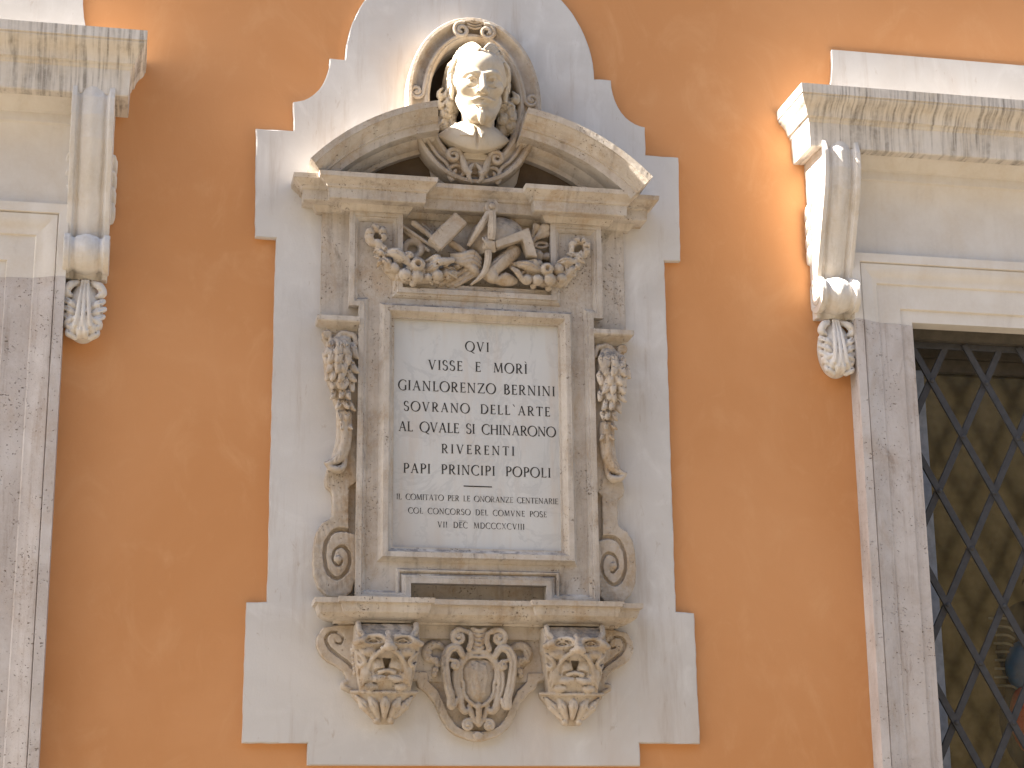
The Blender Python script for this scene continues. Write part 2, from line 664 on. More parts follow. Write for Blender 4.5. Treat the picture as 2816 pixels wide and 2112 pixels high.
M = {}
M['wall'] = plaster("orange_limewash", (0.575, 0.284, 0.126, 1), (0.530, 0.250, 0.103, 1), (0.612, 0.325, 0.155, 1), 0.9, bump=0.0009)
M['panel'] = plaster("whitewash", (0.580, 0.562, 0.545, 1), (0.500, 0.480, 0.462, 1), (0.635, 0.622, 0.608, 1), 1.4, ((0.47, 0.385, 0.32, 1), 0.55), ((0.36, 0.29, 0.235, 1), 0.58), bump=0.0012)
M['trav'] = stone("weathered_travertine", (0.395, 0.342, 0.288, 1), (0.535, 0.488, 0.435, 1), (0.360, 0.262, 0.165, 1), (0.130, 0.112, 0.095, 1), porosity=0.66, crust=0.75, grime_amt=0.75, bump=0.003)
M['carved'] = stone("carved_travertine", (0.365, 0.305, 0.240, 1), (0.510, 0.450, 0.385, 1), (0.320, 0.215, 0.115, 1), (0.110, 0.085, 0.064, 1), porosity=0.685, streak=0.2, warm_amt=0.8, grime_amt=0.85, crust=0.9, bump=0.003)
M['jamb'] = stone("window_travertine", (0.440, 0.395, 0.370, 1), (0.540, 0.505, 0.488, 1), (0.420, 0.335, 0.270, 1), (0.250, 0.195, 0.155, 1), porosity=0.664, pscale=105, streak=0.6, warm_amt=0.5, grime_amt=0.7, stretch=(0.8, 0.8, 1.1))
M['paint'] = stone("cream_painted_stone", (0.600, 0.555, 0.500, 1), (0.660, 0.625, 0.580, 1), (0.560, 0.475, 0.370, 1), (0.42, 0.38, 0.34, 1), porosity=0.80, streak=0.10, warm_amt=0.3, grime_amt=0.25, rough=0.7, bump=0.0008)
M['cornice'] = stone("streaked_painted_stone", (0.600, 0.550, 0.490, 1), (0.670, 0.630, 0.580, 1), (0.540, 0.440, 0.305, 1), (0.215, 0.190, 0.165, 1), porosity=0.78, streak=0.75, warm_amt=0.45, grime_amt=0.35, rough=0.75, bump=0.0012)
M['bracket'] = stone("painted_bracket_stone", (0.570, 0.530, 0.480, 1), (0.660, 0.630, 0.600, 1), (0.520, 0.430, 0.310, 1), (0.300, 0.270, 0.230, 1), porosity=0.80, streak=0.45, warm_amt=0.55, grime_amt=0.30, rough=0.7, bump=0.001)
M['bust'] = stone("bust_marble", (0.450, 0.388, 0.305, 1), (0.520, 0.460, 0.375, 1), (0.310, 0.235, 0.155, 1), (0.21, 0.16, 0.115, 1), porosity=0.95, streak=0.12, warm_amt=0.35, grime_amt=0.25, rough=0.6, bump=0.0008)
M['niche'] = stone("dark_niche_stone", (0.095, 0.068, 0.045, 1), (0.130, 0.097, 0.067, 1), (0.085, 0.055, 0.030, 1), (0.045, 0.035, 0.025, 1), porosity=0.75, streak=0.1)  # stone colour darkened to paint in the shade of niche and tympanum


def tablet_marble():
    n = NT("grey_veined_marble", 0.45)
    a, b = (0.560, 0.560, 0.550, 1), (0.490, 0.495, 0.490, 1)
    c = n.mix(n.ramp(n.noise(3.2, 5, 0.6, (1, 1, 0.35), dist=0.6), 0.3, 0.7), a, b)
    v = n.noise(3.4, 6, 0.62, (1, 1, 0.7), (4, 0, 2), 1.5)
    vein = n.math('ABSOLUTE', n.math('SUBTRACT', v, 0.5), 0.0)
    c = n.mix(n.ramp(vein, 0.0, 0.035, 0.30, 0.0), c, (0.36, 0.37, 0.38, 1))
    c = n.mix(n.ramp(n.noise(13, 4, 0.6, (1, 1, 0.12), (2, 2, 2)), 0.48, 0.72, 0, 0.45), c, (0.50, 0.43, 0.365, 1))
    c = n.mix(n.ramp(n.noise(2.1, 3, 0.6, (1, 1, 0.5), (9, 2, 2)), 0.52, 0.75, 0, 0.5), c, (0.47, 0.40, 0.345, 1))
    return n.done(c, n.noise(60, 4, 0.6), 0.0004)


M['marble'] = tablet_marble()


def letter_paint(name, worn):
    n = NT(name, 0.7)
    c = n.mix(n.ramp(n.noise(38, 3, 0.6), 0.52 - 0.04 * worn, 0.70 - 0.06 * worn, 0, 0.30 + 0.40 * worn), (0.035, 0.032, 0.030, 1), (0.30, 0.29, 0.28, 1))
    return n.done(c)


M['ink'] = letter_paint("black_letter_paint", 0.0)
M['ink_worn'] = letter_paint("worn_letter_paint", 1.0)


def simple(name, col, rough=0.6, metal=0.0, var=0.15, scale=20, bump=0.0005):
    n = NT(name, rough)
    n.b.inputs["Metallic"].default_value = metal
    dk = tuple(v * (1 - 2 * var) for v in col[:3]) + (1,)
    c = n.mix(n.ramp(n.noise(scale, 4, 0.6), 0.3, 0.7), col, dk)
    return n.done(c, n.noise(scale * 6, 3, 0.6), bump)


M['iron'] = simple("painted_iron", (0.058, 0.058, 0.063, 1), 0.55, 0.0, 0.12, 40, 0.0006)
M['sash'] = simple("dark_sash_wood", (0.085, 0.075, 0.062, 1), 0.5)
M['sash_pale'] = simple("blue_grey_frame_paint", (0.27, 0.30, 0.36, 1), 0.45)
M['room'] = simple("dark_room_plaster", (0.30, 0.245, 0.13, 1), 0.9)
M['street'] = simple("street_paving", (0.145, 0.125, 0.100, 1), 0.85, 0, 0.2, 3, 0.004)
M['opposite'] = plaster("ochre_limewash", (0.52, 0.36, 0.15, 1), (0.46, 0.30, 0.12, 1), (0.58, 0.42, 0.20, 1), 0.5)
M['opp_stone'] = simple("opposite_stone", (0.50, 0.45, 0.38, 1), 0.8)
M['shutter'] = simple("brown_shutter_paint", (0.10, 0.065, 0.04, 1), 0.6)
M['bag_black'] = simple("black_mesh_cloth", (0.030, 0.030, 0.032, 1), 0.8, 0, 0.3, 120)
M['bag_blue'] = simple("blue_cloth", (0.04, 0.24, 0.75, 1), 0.7)
M['bag_red'] = simple("red_cloth", (0.75, 0.09, 0.04, 1), 0.7)
M['rib'] = simple("white_piping", (0.55, 0.55, 0.54, 1), 0.6)


def glass():
    n = NT("window_glass", 0.05)
    t = n.t
    out = [x for x in t.nodes if x.type == 'OUTPUT_MATERIAL'][0]
    gl = n.node("ShaderNodeBsdfGlossy")
    gl.inputs["Roughness"].default_value = 0.28
    tr = n.node("ShaderNodeBsdfTransparent")
    tr.inputs[0].default_value = (0.95, 0.96, 0.94, 1)
    fr = n.node("ShaderNodeFresnel")
    fr.inputs[0].default_value = 1.75
    mx = n.node("ShaderNodeMixShader")
    n.link(fr.outputs[0], mx.inputs[0])
    n.link(tr.outputs[0], mx.inputs[1])
    n.link(gl.outputs[0], mx.inputs[2])
    n.link(mx.outputs[0], out.inputs[0])
    return n.m


M['glass'] = glass()

# ---------------------------------------------------------------- the setting
XM = -0.016                      # axis of the memorial; both windows stand at the same distance from it
U0, U1, ZS, ZT = 2.095, 3.395, 1.72, 4.13      # window openings
NC, NA, NB = (-0.028, 5.07), 0.222, 0.322     # niche behind the bust

m = MB().box(-60, 60, -0.45, 60, -0.3, 0.0)
struct(m.build("street", M['street'], smooth=False))


def facade():
    bm = bmesh.new()
    zs = [0.0, ZS, ZT, 9.0]
    xs = [-9.0, XM - U1, XM - U0, XM + U0, XM + U1, 10.0]
    cache = {}
    def v(x, z):
        k = (round(x, 5), round(z, 5))
        if k not in cache:
            cache[k] = bm.verts.new((x, 0.0, z))
        return cache[k]
    for i in range(5):
        for j in range(3):
            if i in (1, 3) and j == 1:
                continue
            a, b, c, d = xs[i], xs[i + 1], zs[j], zs[j + 1]
            if i == 2 and j == 2:
                e = arc(NC[0], NC[1], (NA, NB), -90, 90, 32)
                bm.faces.new([v(NC[0], c)] + [v(b, c), v(b, d)] + [v(NC[0], d)] + [v(*q) for q in reversed(e)])
                e = arc(NC[0], NC[1], (NA, NB), 90, 270, 32)
                bm.faces.new([v(NC[0], d)] + [v(a, d), v(a, c)] + [v(NC[0], c)] + [v(*q) for q in reversed(e)])
            elif i == 2 and j == 1:
                bm.faces.new([v(a, c), v(b, c), v(b, d), v(NC[0], d), v(a, d)])
            else:
                bm.faces.new([v(a, c), v(b, c), v(b, d), v(a, d)])
    bmesh.ops.recalc_face_normals(bm, faces=bm.faces)
    g = bmesh.ops.extrude_face_region(bm, geom=bm.faces[:])
    for q in g['geom']:
        if isinstance(q, bmesh.types.BMVert):
            q.co.y = 0.4
    bm.verts.index_update()
    V = [tuple(q.co) for q in bm.verts]
    F = [tuple(q.index for q in f.verts) for f in bm.faces]
    bm.free()
    return mk("facade_wall", V, F, M['wall'], smooth=False)


tag(facade(), "orange limewashed house wall behind the memorial and both windows", "wall")

# whitewashed raised field behind the memorial
cx, cz, r = -0.025, 5.251, 0.588
left = arc(-0.848, 5.25, (0.164, 0.226), -90, 0, 10)
right = arc(0.808, 5.25, (0.164, 0.226), 180, 270, 10)
P = MB()
hl = arc(NC[0], NC[1], (NA, NB), 90, 270, 32)
hr = arc(NC[0], NC[1], (NA, NB), -90, 90, 32)
top = cz + r
PL = [(-0.727, 2.075), (-0.727, 2.166), (-0.997, 2.164), (-0.994, 2.745), (-0.908, 2.748), (-0.908, 4.365), (-1.000, 4.367), (-1.010, 4.88), (-0.842, 4.881)] + \
    [(-0.846, 5.022)] + left[1:] + [(-0.613, 5.25)] + arc(cx, cz, r, 180, 90, 24)[1:]
PR = [(0.695, 2.075), (0.695, 2.172), (0.965, 2.170), (0.960, 2.735), (0.877, 2.741), (0.877, 4.366), (0.955, 4.369), (0.962, 4.882), (0.803, 4.883)] + \
    [(0.804, 5.024)] + right[::-1][1:] + [(0.563, 5.25)] + arc(cx, cz, r, 0, 90, 24)[1:]
def ragged(pts):
    out = [pts[0]]
    for a, b in zip(pts[:-1], pts[1:]):
        n = max(1, int(math.hypot(b[0] - a[0], b[1] - a[1]) / 0.035))
        for i in range(1, n + 1):
            t = i / n
            j = 0.0016 if i < n else 0.0008
            out.append((a[0] + (b[0] - a[0]) * t + rng.uniform(-j, j), a[1] + (b[1] - a[1]) * t + rng.uniform(-j, j)))
    return out


PL, PR = ragged(PL[:-1]) + PL[-1:], ragged(PR[:-1]) + PR[-1:]
bm = bmesh.new()
c_ = {}
def pv(q):
    k = (round(q[0], 5), round(q[1], 5))
    if k not in c_:
        c_[k] = bm.verts.new((q[0], 0.002, q[1]))
    return c_[k]
lo_, hi_ = (NC[0], 2.075), (cx, cz + r)
f1 = [pv(q) for q in PL] + [pv(q) for q in hl] + [pv(lo_)]
f2 = [pv(q) for q in PR] + [pv(q) for q in hr[::-1]] + [pv(lo_)]
for f in (f1, f2):
    g = []
    for q in f:
        if q not in g:
            g.append(q)
    bm.faces.new(g)
bmesh.ops.recalc_face_normals(bm, faces=bm.faces)
g = bmesh.ops.extrude_face_region(bm, geom=bm.faces[:])
for q in g['geom']:
    if isinstance(q, bmesh.types.BMVert):
        q.co.y = -0.030
ed = [e for e in bm.edges if len(e.link_faces) == 2 and e.calc_face_angle(0) > R(40) and e.verts[0].co.y < -0.02 and e.verts[1].co.y < -0.02]
bmesh.ops.bevel(bm, geom=ed, offset=0.004, segments=2, affect='EDGES')
bm.verts.index_update()
tag(mk("plaster_panel", [tuple(q.co) for q in bm.verts], [tuple(q.index for q in f.verts) for f in bm.faces], M['panel'], angle=30),
    "whitewashed stepped plaster field with arched top behind the carved memorial", "wall panel")
bm.free()

# the house across the street: it closes the street and is mirrored in the window panes
opp = thing("opposite_house", "ochre house across the street seen only mirrored in the window glass", "house", (0, -15.0, 0))
m = MB()
xs = [-22.0]
for k in range(9):
    xs += [-18.6 + 4.4 * k, -17.3 + 4.4 * k]
xs += [22.0]
zs = [0.0, 1.4, 3.6, 5.2, 7.2, 8.6, 10.2, 11.2]
mask = [[not (j in (1, 3, 5) and i % 2 == 1) for i in range(len(xs) - 1)] for j in range(7)]
w_ = slab(xs, zs, mask, 15.0, 15.5)
w_.build("wall", M['opposite'], opp, smooth=False)
MB().box(-22.3, 22.3, 14.6, 15.8, 11.2, 11.5).build("roof", M['opp_stone'], opp, smooth=False)
for k in range(9):
    for z0, z1 in ((1.4, 3.6), (5.2, 7.2), (8.6, 10.2)):
        a, b = -18.6 + 4.4 * k, -17.3 + 4.4 * k
        f = MB()
        f.sweep([(a, z0), (b, z0), (b, z1 - 0.05), (a, z1 - 0.05)], [(-0.14, 14.9), (-0.14, 14.99), (0.001, 14.99), (0.001, 14.9)], closed=True)
        fo = f.build("window", M['opp_stone'], opp, smooth=False)
        MB().box(a + 0.01, b - 0.01, 15.1, 15.15, z0 + 0.01, z1 - 0.06).build("shutter", M['shutter'], fo, smooth=False)


# ---------------------------------------------------------------- windows
def bracket_sdf():
    a, b = 1.612, 1.795
    c = Carve((a - 0.02, -0.02, 3.82), (b + 0.02, 0.29, 4.93), 0.0034)
    zk = np.array([4.10, 4.25, 4.33, 4.40, 4.50, 4.60, 4.70, 4.80, 4.88, 4.93])
    pk = np.array([0.040, 0.050, 0.080, 0.108, 0.148, 0.190, 0.228, 0.250, 0.250, 0.232])
    um = (a + b) / 2
    def flute(X):
        t = np.abs(X - um) / 0.09
        return np.where(t > 0.74, 0.010, 0.0) + 0.010 * np.exp(-(t / 0.30) ** 2) - 0.012 * np.exp(-((t - 0.60) / 0.10) ** 2)
    def body(X, Y, Z):
        d = Y - np.interp(Z, zk, pk) - flute(X)
        return np.maximum(np.maximum(d * 0.9, np.abs(X - um) - 0.09), 4.12 - Z)
    c.func((a - 0.02, -0.02, 4.10), (b + 0.02, 0.29, 4.93), body)
    def roll(X, Y, Z):
        t = np.abs(X - um) / 0.093
        rr = 0.078 + np.where(t > 0.74, 0.008, 0.0) + 0.010 * np.exp(-(t / 0.33) ** 2) - 0.008 * np.exp(-((t - 0.60) / 0.10) ** 2)
        return np.maximum(np.sqrt((Y - 0.072) ** 2 + (Z - 4.225) ** 2) - rr, np.abs(X - um) - 0.096)
    c.func((a - 0.02, -0.02, 4.12), (b + 0.02, 0.19, 4.33), roll)
    # scrolls cut in the flanks
    for s, u in ((-1, a), (1, b)):
        for ctr, r0, tn in (((0.135, 4.80), 0.085, 2.0), ((0.072, 4.225), 0.070, 1.9)):
            sp = spiral(ctr, r0, 0.008, 60, tn, 40)
            c.tube([(u + s * 0.001, q[0], q[1]) for q in sp], 0.0055, sub=True, samples=1)
        for i in range(4):      # husk leaves on the flank
            z = 4.66 - 0.07 * i
            c.tube([(u + s * 0.003, 0.012, z - 0.05), (u + s * 0.008, 0.04 - 0.004 * i, z - 0.01), (u + s * 0.004, 0.075 - 0.011 * i, z + 0.022)], [0.012, 0.016, 0.008], k=0.006)
    # the acanthus leaf hanging below the roll
    c.ell((um, 0.020, 3.975), (0.080, 0.062, 0.135))
    c.ell((um, 0.045, 3.905), (0.062, 0.050, 0.052), k=0.02)
    for s in (-1, 1):
        c.tube([(um + s * 0.030, 0.045, 4.105), (um + s * 0.062, 0.066, 4.085), (um + s * 0.076, 0.066, 4.055), (um + s * 0.056, 0.064, 4.040)], [0.012, 0.018, 0.018, 0.010], k=0.005)
        c.ell((um + s * 0.060, 0.082, 4.060), 0.009, sub=True)
        for j in range(5):      # lobes along the edge, turned outwards and up
            z = 4.015 - 0.034 * j
            u = um + s * (0.071 + 0.010 * math.sin(j * 1.1 + 0.4) - 0.005 * (j == 4))
            c.tube([(um + s * 0.030, 0.070, z - 0.030), (um + s * 0.056, 0.074, z - 0.012), (u + s * 0.004, 0.058, z + 0.006)], [0.010, 0.016, 0.012], k=0.004)
            c.tube([(um + s * 0.026, 0.094, z - 0.034), (um + s * 0.052, 0.093, z - 0.014), (u, 0.074, z + 0.004)], 0.0038, sub=True)
            c.ell((u - s * 0.006, 0.062, z - 0.017), (0.006, 0.020, 0.006), sub=True)
        for j in range(3):      # lobes at the tip
            c.tube([(um + s * (0.012 + 0.010 * j), 0.088, 3.935), (um + s * (0.012 + 0.026 * j), 0.088 - 0.008 * j, 3.880 + 0.010 * j * j), (um + s * (0.012 + 0.028 * j), 0.066 - 0.008 * j, 3.858 + 0.012 * j * j)], [0.010, 0.015, 0.012], k=0.004)
    # ribs that run up the middle to the roll
    for q in (-0.024, 0.0, 0.024):
        c.tube([(um + q * 0.5, 0.058, 4.11), (um + q * 0.75, 0.082, 4.03), (um + q, 0.096, 3.95), (um + q * 1.3, 0.096, 3.90)], [0.007, 0.009, 0.010, 0.008], k=0.004)
    for q in (-0.012, 0.012, -0.037, 0.037):
        c.tube([(um + q * 0.5, 0.066, 4.10), (um + q * 0.8, 0.094, 4.02), (um + q, 0.106, 3.95), (um + q * 1.4, 0.102, 3.885)], 0.0042, sub=True)
    c.rough(0.0009, 0.05, 3)
    return c


BR = bracket_sdf()


def window(s, label):
    X = lambda u: XM + s * u
    root = thing("window", label, "window", (X((U0 + U1) / 2), 0, ZS), "stone framed windows with bracketed cornices")
    def swp(path, prof, name, mat, **k):
        b = MB()
        pts = [(X(u), z) for u, z in path]
        if s < 0:
            pts = pts[::-1]
        b.sweep(pts, prof)
        return b.build(name, mat, root, **k)
    # architrave, profile from the opening outwards
    arch = [(0.0, -0.30), (0.0, 0.038), (0.058, 0.040), (0.062, 0.050), (0.172, 0.053), (0.178, 0.062), (0.192, 0.064), (0.215, 0.074), (0.250, 0.092), (0.262, 0.093), (0.266, 0.086), (0.270, 0.100), (0.310, 0.102), (0.310, -0.01)]
    zb = 4.112
    swp([(U0, ZS), (U0, zb)], arch, "jamb", M['jamb'], angle=25)
    swp([(U1, zb), (U1, ZS)], arch, "jamb", M['jamb'], angle=25)
    head = [(a, b - 0.002 if b > 0 else b + (0.242 if b < -0.2 else 0)) for a, b in arch]
    swp([(U0, zb + 0.001), (U0, ZT - 0.002), (U1, ZT - 0.002), (U1, zb + 0.001)], head, "lintel", M['paint'], angle=25)
    # frieze with a cove under the cornice
    fr = [(4.44, -0.01), (4.44, 0.055), (4.60, 0.055), (4.70, 0.060), (4.76, 0.075), (4.79, 0.095), (4.80, 0.100), (4.806, 0.112), (4.845, 0.118), (4.85, 0.132), (4.875, 0.150), (4.897, 0.178), (4.905, 0.182), (4.905, -0.01)]
    b = MB()
    pr = [(z, p) for z, p in fr]
    V = []
    for u in (1.79, 2 * (U0 + U1) / 2 - 1.79):
        V += [(X(u), p, z) for z, p in pr]
    n = len(pr)
    b.add(V, [(i, i + 1, n + i + 1, n + i) for i in range(n - 1)] + [tuple(range(n)), tuple(range(n, 2 * n))])
    b.build("frieze", M['paint'], root, angle=25)
    # cornice
    prof = [(0.0, 4.900), (0.235, 4.900), (0.238, 4.905), (0.244, 5.018), (0.252, 5.024), (0.256, 5.036), (0.270, 5.040), (0.274, 5.052), (0.284, 5.070), (0.300, 5.086), (0.322, 5.098), (0.334, 5.112), (0.334, 5.120), (0.342, 5.122), (0.344, 5.166), (0.0, 5.176)]
    b = MB()
    ua, ub = 1.712, U0 + U1 - 1.712
    path = [(X(ua), -0.02), (X(ua), 0.0), (X(ub), 0.0), (X(ub), -0.02)]
    b.sweep(path if s > 0 else path[::-1], [(e, z) for e, z in prof], plane='xp')
    xa, xb = sorted((X(ua), X(ub)))      # the returns at both ends flare less than the front
    b.V = [(xa - (xa - x) * 0.65 if x < xa else xb + (x - xb) * 0.65 if x > xb else x, p, z) for x, p, z in b.V]
    b.build("cornice", M['cornice'], root, angle=25)
    # plain strip above the cornice, with hollowed ends
    end = [(1.735, 5.17), (1.742, 5.22), (1.757, 5.29), (1.772, 5.36), (1.780, 5.43), (1.781, 5.508)]
    o2 = [(U0 + U1 - u, z) for u, z in end[::-1]]
    MB().prism([(X(u), z) for u, z in end + o2], -0.005, 0.022).build("backing_strip", M['panel'], root, smooth=False)
    for k in (0, 1):
        if s > 0 and k == 0 or s < 0 and k == 0:
            V, F = BR.mesh(0.0)
        V2 = V.copy()
        u = V[:, 0] if k == 0 else (U0 + U1 - V[:, 0])
        V2[:, 0] = XM + s * u
        V2[:, 1] = -V[:, 1]
        mk("bracket", V2, np.ascontiguousarray(F[:, ::-1] if s * (1 - 2 * k) > 0 else F), M['bracket'], root, angle=0, recalc=False)
    swp([(U0 - 0.36, ZS - 0.06), (U1 + 0.36, ZS - 0.06)], [(-0.06, -0.02), (-0.06, 0.16), (0.055, 0.17), (0.06, 0.05), (0.06, -0.30), (-0.06, -0.30)], "sill", M['jamb'], smooth=False)
    # sash and pane
    st = MB()
    st.box(X(U0), X(U0 + 0.15), -0.27, -0.20, ZS, 3.965)
    st.box(X(U1 - 0.15), X(U1), -0.27, -0.20, ZS, 3.965)
    st.build("sash_stile", M['sash_pale'], root, bevel=0.004)
    st = MB()
    st.box(X(U0), X(U1), -0.30, -0.06, 4.075, ZT + 0.03)
    st.box(X(U0), X(U1), -0.285, -0.19, 4.030, 4.074)
    st.box(X(U0), X(U1), -0.29, -0.205, 3.966, 4.029)
    st.build("sash_rail", M['sash'], root, bevel=0.004)
    MB().box(X(U0 + 0.15), X(U1 - 0.15), -0.24, -0.232, ZS, 3.966).build("pane", M['glass'], root, smooth=False)
    # riveted lattice of flat iron bars
    gr = MB().box(X(U0), X(U1), -0.107, -0.094, 4.045, 4.074).build("grille", M['iron'], root, smooth=False)
    g0 = 2.229
    def bar(p, q, lay):
        d = Vector((q[0] - p[0], 0, q[1] - p[1]))
        L = d.length
        d.normalize()
        rot = Matrix((d, Vector((0, 1, 0)), Vector((-d.z, 0, d.x)))).transposed()
        c = ((p[0] + q[0]) / 2, -0.088 - 0.0135 * lay, (p[1] + q[1]) / 2)
        MB().hull(c, (L / 2, 0.0065, 0.0160), rot).build("bar", M['iron'], gr, bevel=0.0012)
    def clip(p, d):
        # line p + t d clipped to the opening
        t0, t1 = -99, 99
        for i, (lo, hi) in enumerate(((U0 + 0.002, U1 - 0.002), (ZS, 4.07))):
            a, b2 = (lo - p[i]) / d[i], (hi - p[i]) / d[i]
            t0, t1 = max(t0, min(a, b2)), min(t1, max(a, b2))
        return (t0, t1) if t1 - t0 > 0.15 else None
    for k in range(-10, 14):
        for sg in (1, -1):
            p = (g0 + 0.28 * k, 3.882)
            d = (0.14 * sg, -0.2672)
            c = clip(p, d)
            if c:
                e = [(X(p[0] + d[0] * t), p[1] + d[1] * t) for t in c]
                bar(e[0], e[1], 0 if sg > 0 else 1)
    rv = MB()
    for i in range(9):
        for k in range(6):
            u, z = g0 + 0.28 * k + (0.14 if i % 2 else 0), 3.882 - 0.2672 * i
            if U0 < u < U1 and z > ZS:
                MB().ball((X(u), -0.0815, z), (0.012, 0.008, 0.012), 6).build("rivet", M['iron'], gr)
    return root


window(1, "stone framed window with sunlit cornice end on the right of the memorial")
window(-1, "stone framed window cut off at the left edge, its cornice in shade")

# dark rooms behind the panes
for s in (1, -1):
    a, b = sorted((XM + s * 1.6, XM + s * 4.0))
    m = MB()
    V = [(x, p, z) for x in (a, b) for p in (-0.40, -3.2) for z in (1.0, 4.6)]
    m.add(V, [(0, 1, 3, 2), (4, 6, 7, 5), (0, 4, 5, 1), (2, 3, 7, 6), (1, 5, 7, 3)])
    struct(m.build("room_interior", M['room'], smooth=False))

# bag hanging inside the right window
bag = thing("hanging_bag", "black bag with blue and red panels hanging behind the barred right window", "bag", (2.78, 0.38, 2.05))
c = Carve((2.52, -0.55, 1.98), (3.06, -0.25, 2.98), 0.008)
c.ell((2.78, -0.42, 2.66), (0.19, 0.10, 0.24), k=0.04)
c.ell((2.78, -0.42, 2.30), (0.20, 0.12, 0.26), k=0.06)
c.rough(0.004, 0.12, 2)
c.build("body", M['bag_black'], bag)
c = Carve((2.54, -0.60, 2.35), (3.02, -0.25, 2.75), 0.008)
c.ell((2.71, -0.335, 2.56), (0.105, 0.065, 0.13), k=0.02)
c.rough(0.003, 0.1, 4)
c.build("yoke", M['bag_blue'], bag)
c = Carve((2.54, -0.60, 2.05), (3.02, -0.26, 2.55), 0.008)
c.ell((2.71, -0.325, 2.32), (0.11, 0.065, 0.17), k=0.02)
c.tube([(2.70, -0.275, 2.46), (2.71, -0.262, 2.30), (2.70, -0.285, 2.16)], 0.012, sub=True, k=0.01)
c.tube([(2.77, -0.275, 2.46), (2.78, -0.262, 2.30), (2.77, -0.285, 2.16)], 0.012, sub=True, k=0.01)
c.build("front_pocket", M['bag_red'], bag)
m = MB()
for i in range(9):
    z = 2.80 - 0.04 * i
    m.tube([(2.585 - 0.006 * abs(i - 4), -0.39, z), (2.625, -0.335, z - 0.008), (2.655, -0.325, z - 0.03)], 0.006, 6)
m.build("zip_piping", M['rib'], bag)
m = MB().tube([(2.74, -0.42, 2.88), (2.76, -0.41, 2.98), (2.80, -0.41, 2.98), (2.82, -0.42, 2.88)], 0.012, 8)
m.build("handle", M['bag_black'], bag)

# ---------------------------------------------------------------- the memorial, coordinates relative to its axis
mem = thing("wall_memorial", "carved travertine wall memorial with broken pediment, trophy of tools, scrolls and grotesque masks", "memorial", (XM, 0, 2.17))
T, C_ = M['trav'], M['carved']


def put(b, name, mat=None, parent=None, **k):
    return b.build(name, mat or T, parent or mem, x0=XM, **k)


# body slab: eared upper part, recess for the trophy, bed for the tablet, slot at the foot
xs = [-0.571, -0.527, -0.372, -0.340, -0.297, 0.297, 0.340, 0.372, 0.527, 0.571]
zs = [2.757, 2.833, 2.985, 4.008, 4.05, 4.115, 4.172, 4.488]
mask = []
for j in range(7):
    row = []
    for i in range(9):
        x, z = (xs[i] + xs[i + 1]) / 2, (zs[j] + zs[j + 1]) / 2
        on = abs(x) < 0.527 or z > 4.05
        if z < 2.833 and abs(x) < 0.297:
            on = False
        if 2.985 < z < 4.008 and abs(x) < 0.372:
            on = False
        if z > 4.172 and abs(x) < 0.340:
            on = False
        row.append(on)
    mask.append(row)
body = put(slab(xs, zs, mask, 0.0, 0.086), "body", smooth=False)
# back of the recesses
for b_ in ((-0.345, 0.345, 0.0, 0.046, 4.10, 4.52), (-0.31, 0.31, 0.0, 0.036, 2.745, 2.85)):
    put(MB().box(*b_), "recess_back", smooth=False)
# raised moulding that borders the whole slab
o = [(0.527, 2.757), (0.527, 4.05), (0.571, 4.05), (0.571, 4.488), (0.340, 4.488), (0.340, 4.140), (-0.340, 4.140), (-0.340, 4.488), (-0.571, 4.488), (-0.571, 4.05),
     (-0.527, 4.05), (-0.527, 2.757), (-0.297, 2.757), (-0.297, 2.833), (0.297, 2.833), (0.297, 2.757)]
bp = [(-0.003, 0.08), (-0.003, 0.108), (0.020, 0.109), (0.022, 0.102), (0.030, 0.100), (0.040, 0.090), (0.042, 0.080)]
put(MB().sweep(o, bp, closed=True), "border_moulding", angle=25)
# sill under the trophy, a plain ledge and its bed moulding
fs = MB()
fs.sweep([(-0.338, -0.080), (-0.338, -0.085), (0.338, -0.085), (0.338, -0.080)][::1], [(0.0, 4.105), (0.012, 4.108), (0.024, 4.126), (0.030, 4.129), (0.030, 4.140), (0.046, 4.155), (0.048, 4.174), (0.0, 4.176)], plane='xp')
fs.V = [(x, -p, z) for x, p, z in fs.V]
put(fs, "frieze_sill", angle=25)
# frame of the tablet
q = [(-0.372, 2.985), (0.372, 2.985), (0.372, 4.008), (-0.372, 4.008)][::-1]
fp = [(-0.002, 0.050), (-0.002, 0.086), (0.006, 0.088), (0.016, 0.100), (0.020, 0.112), (0.024, 0.119), (0.046, 0.121), (0.049, 0.112), (0.050, 0.105), (0.056, 0.095), (0.064, 0.088), (0.066, 0.080)]
put(MB().sweep(q, fp, closed=True), "tablet_frame", angle=25)
# frame of the slot at the foot
put(MB().sweep([(-0.297, 2.757), (-0.297, 2.833), (0.297, 2.833), (0.297, 2.757)], [(0.043, 0.08), (0.043, 0.094), (0.048, 0.100), (0.054, 0.101), (0.058, 0.095), (0.062, 0.08)]), "slot_moulding", angle=25)
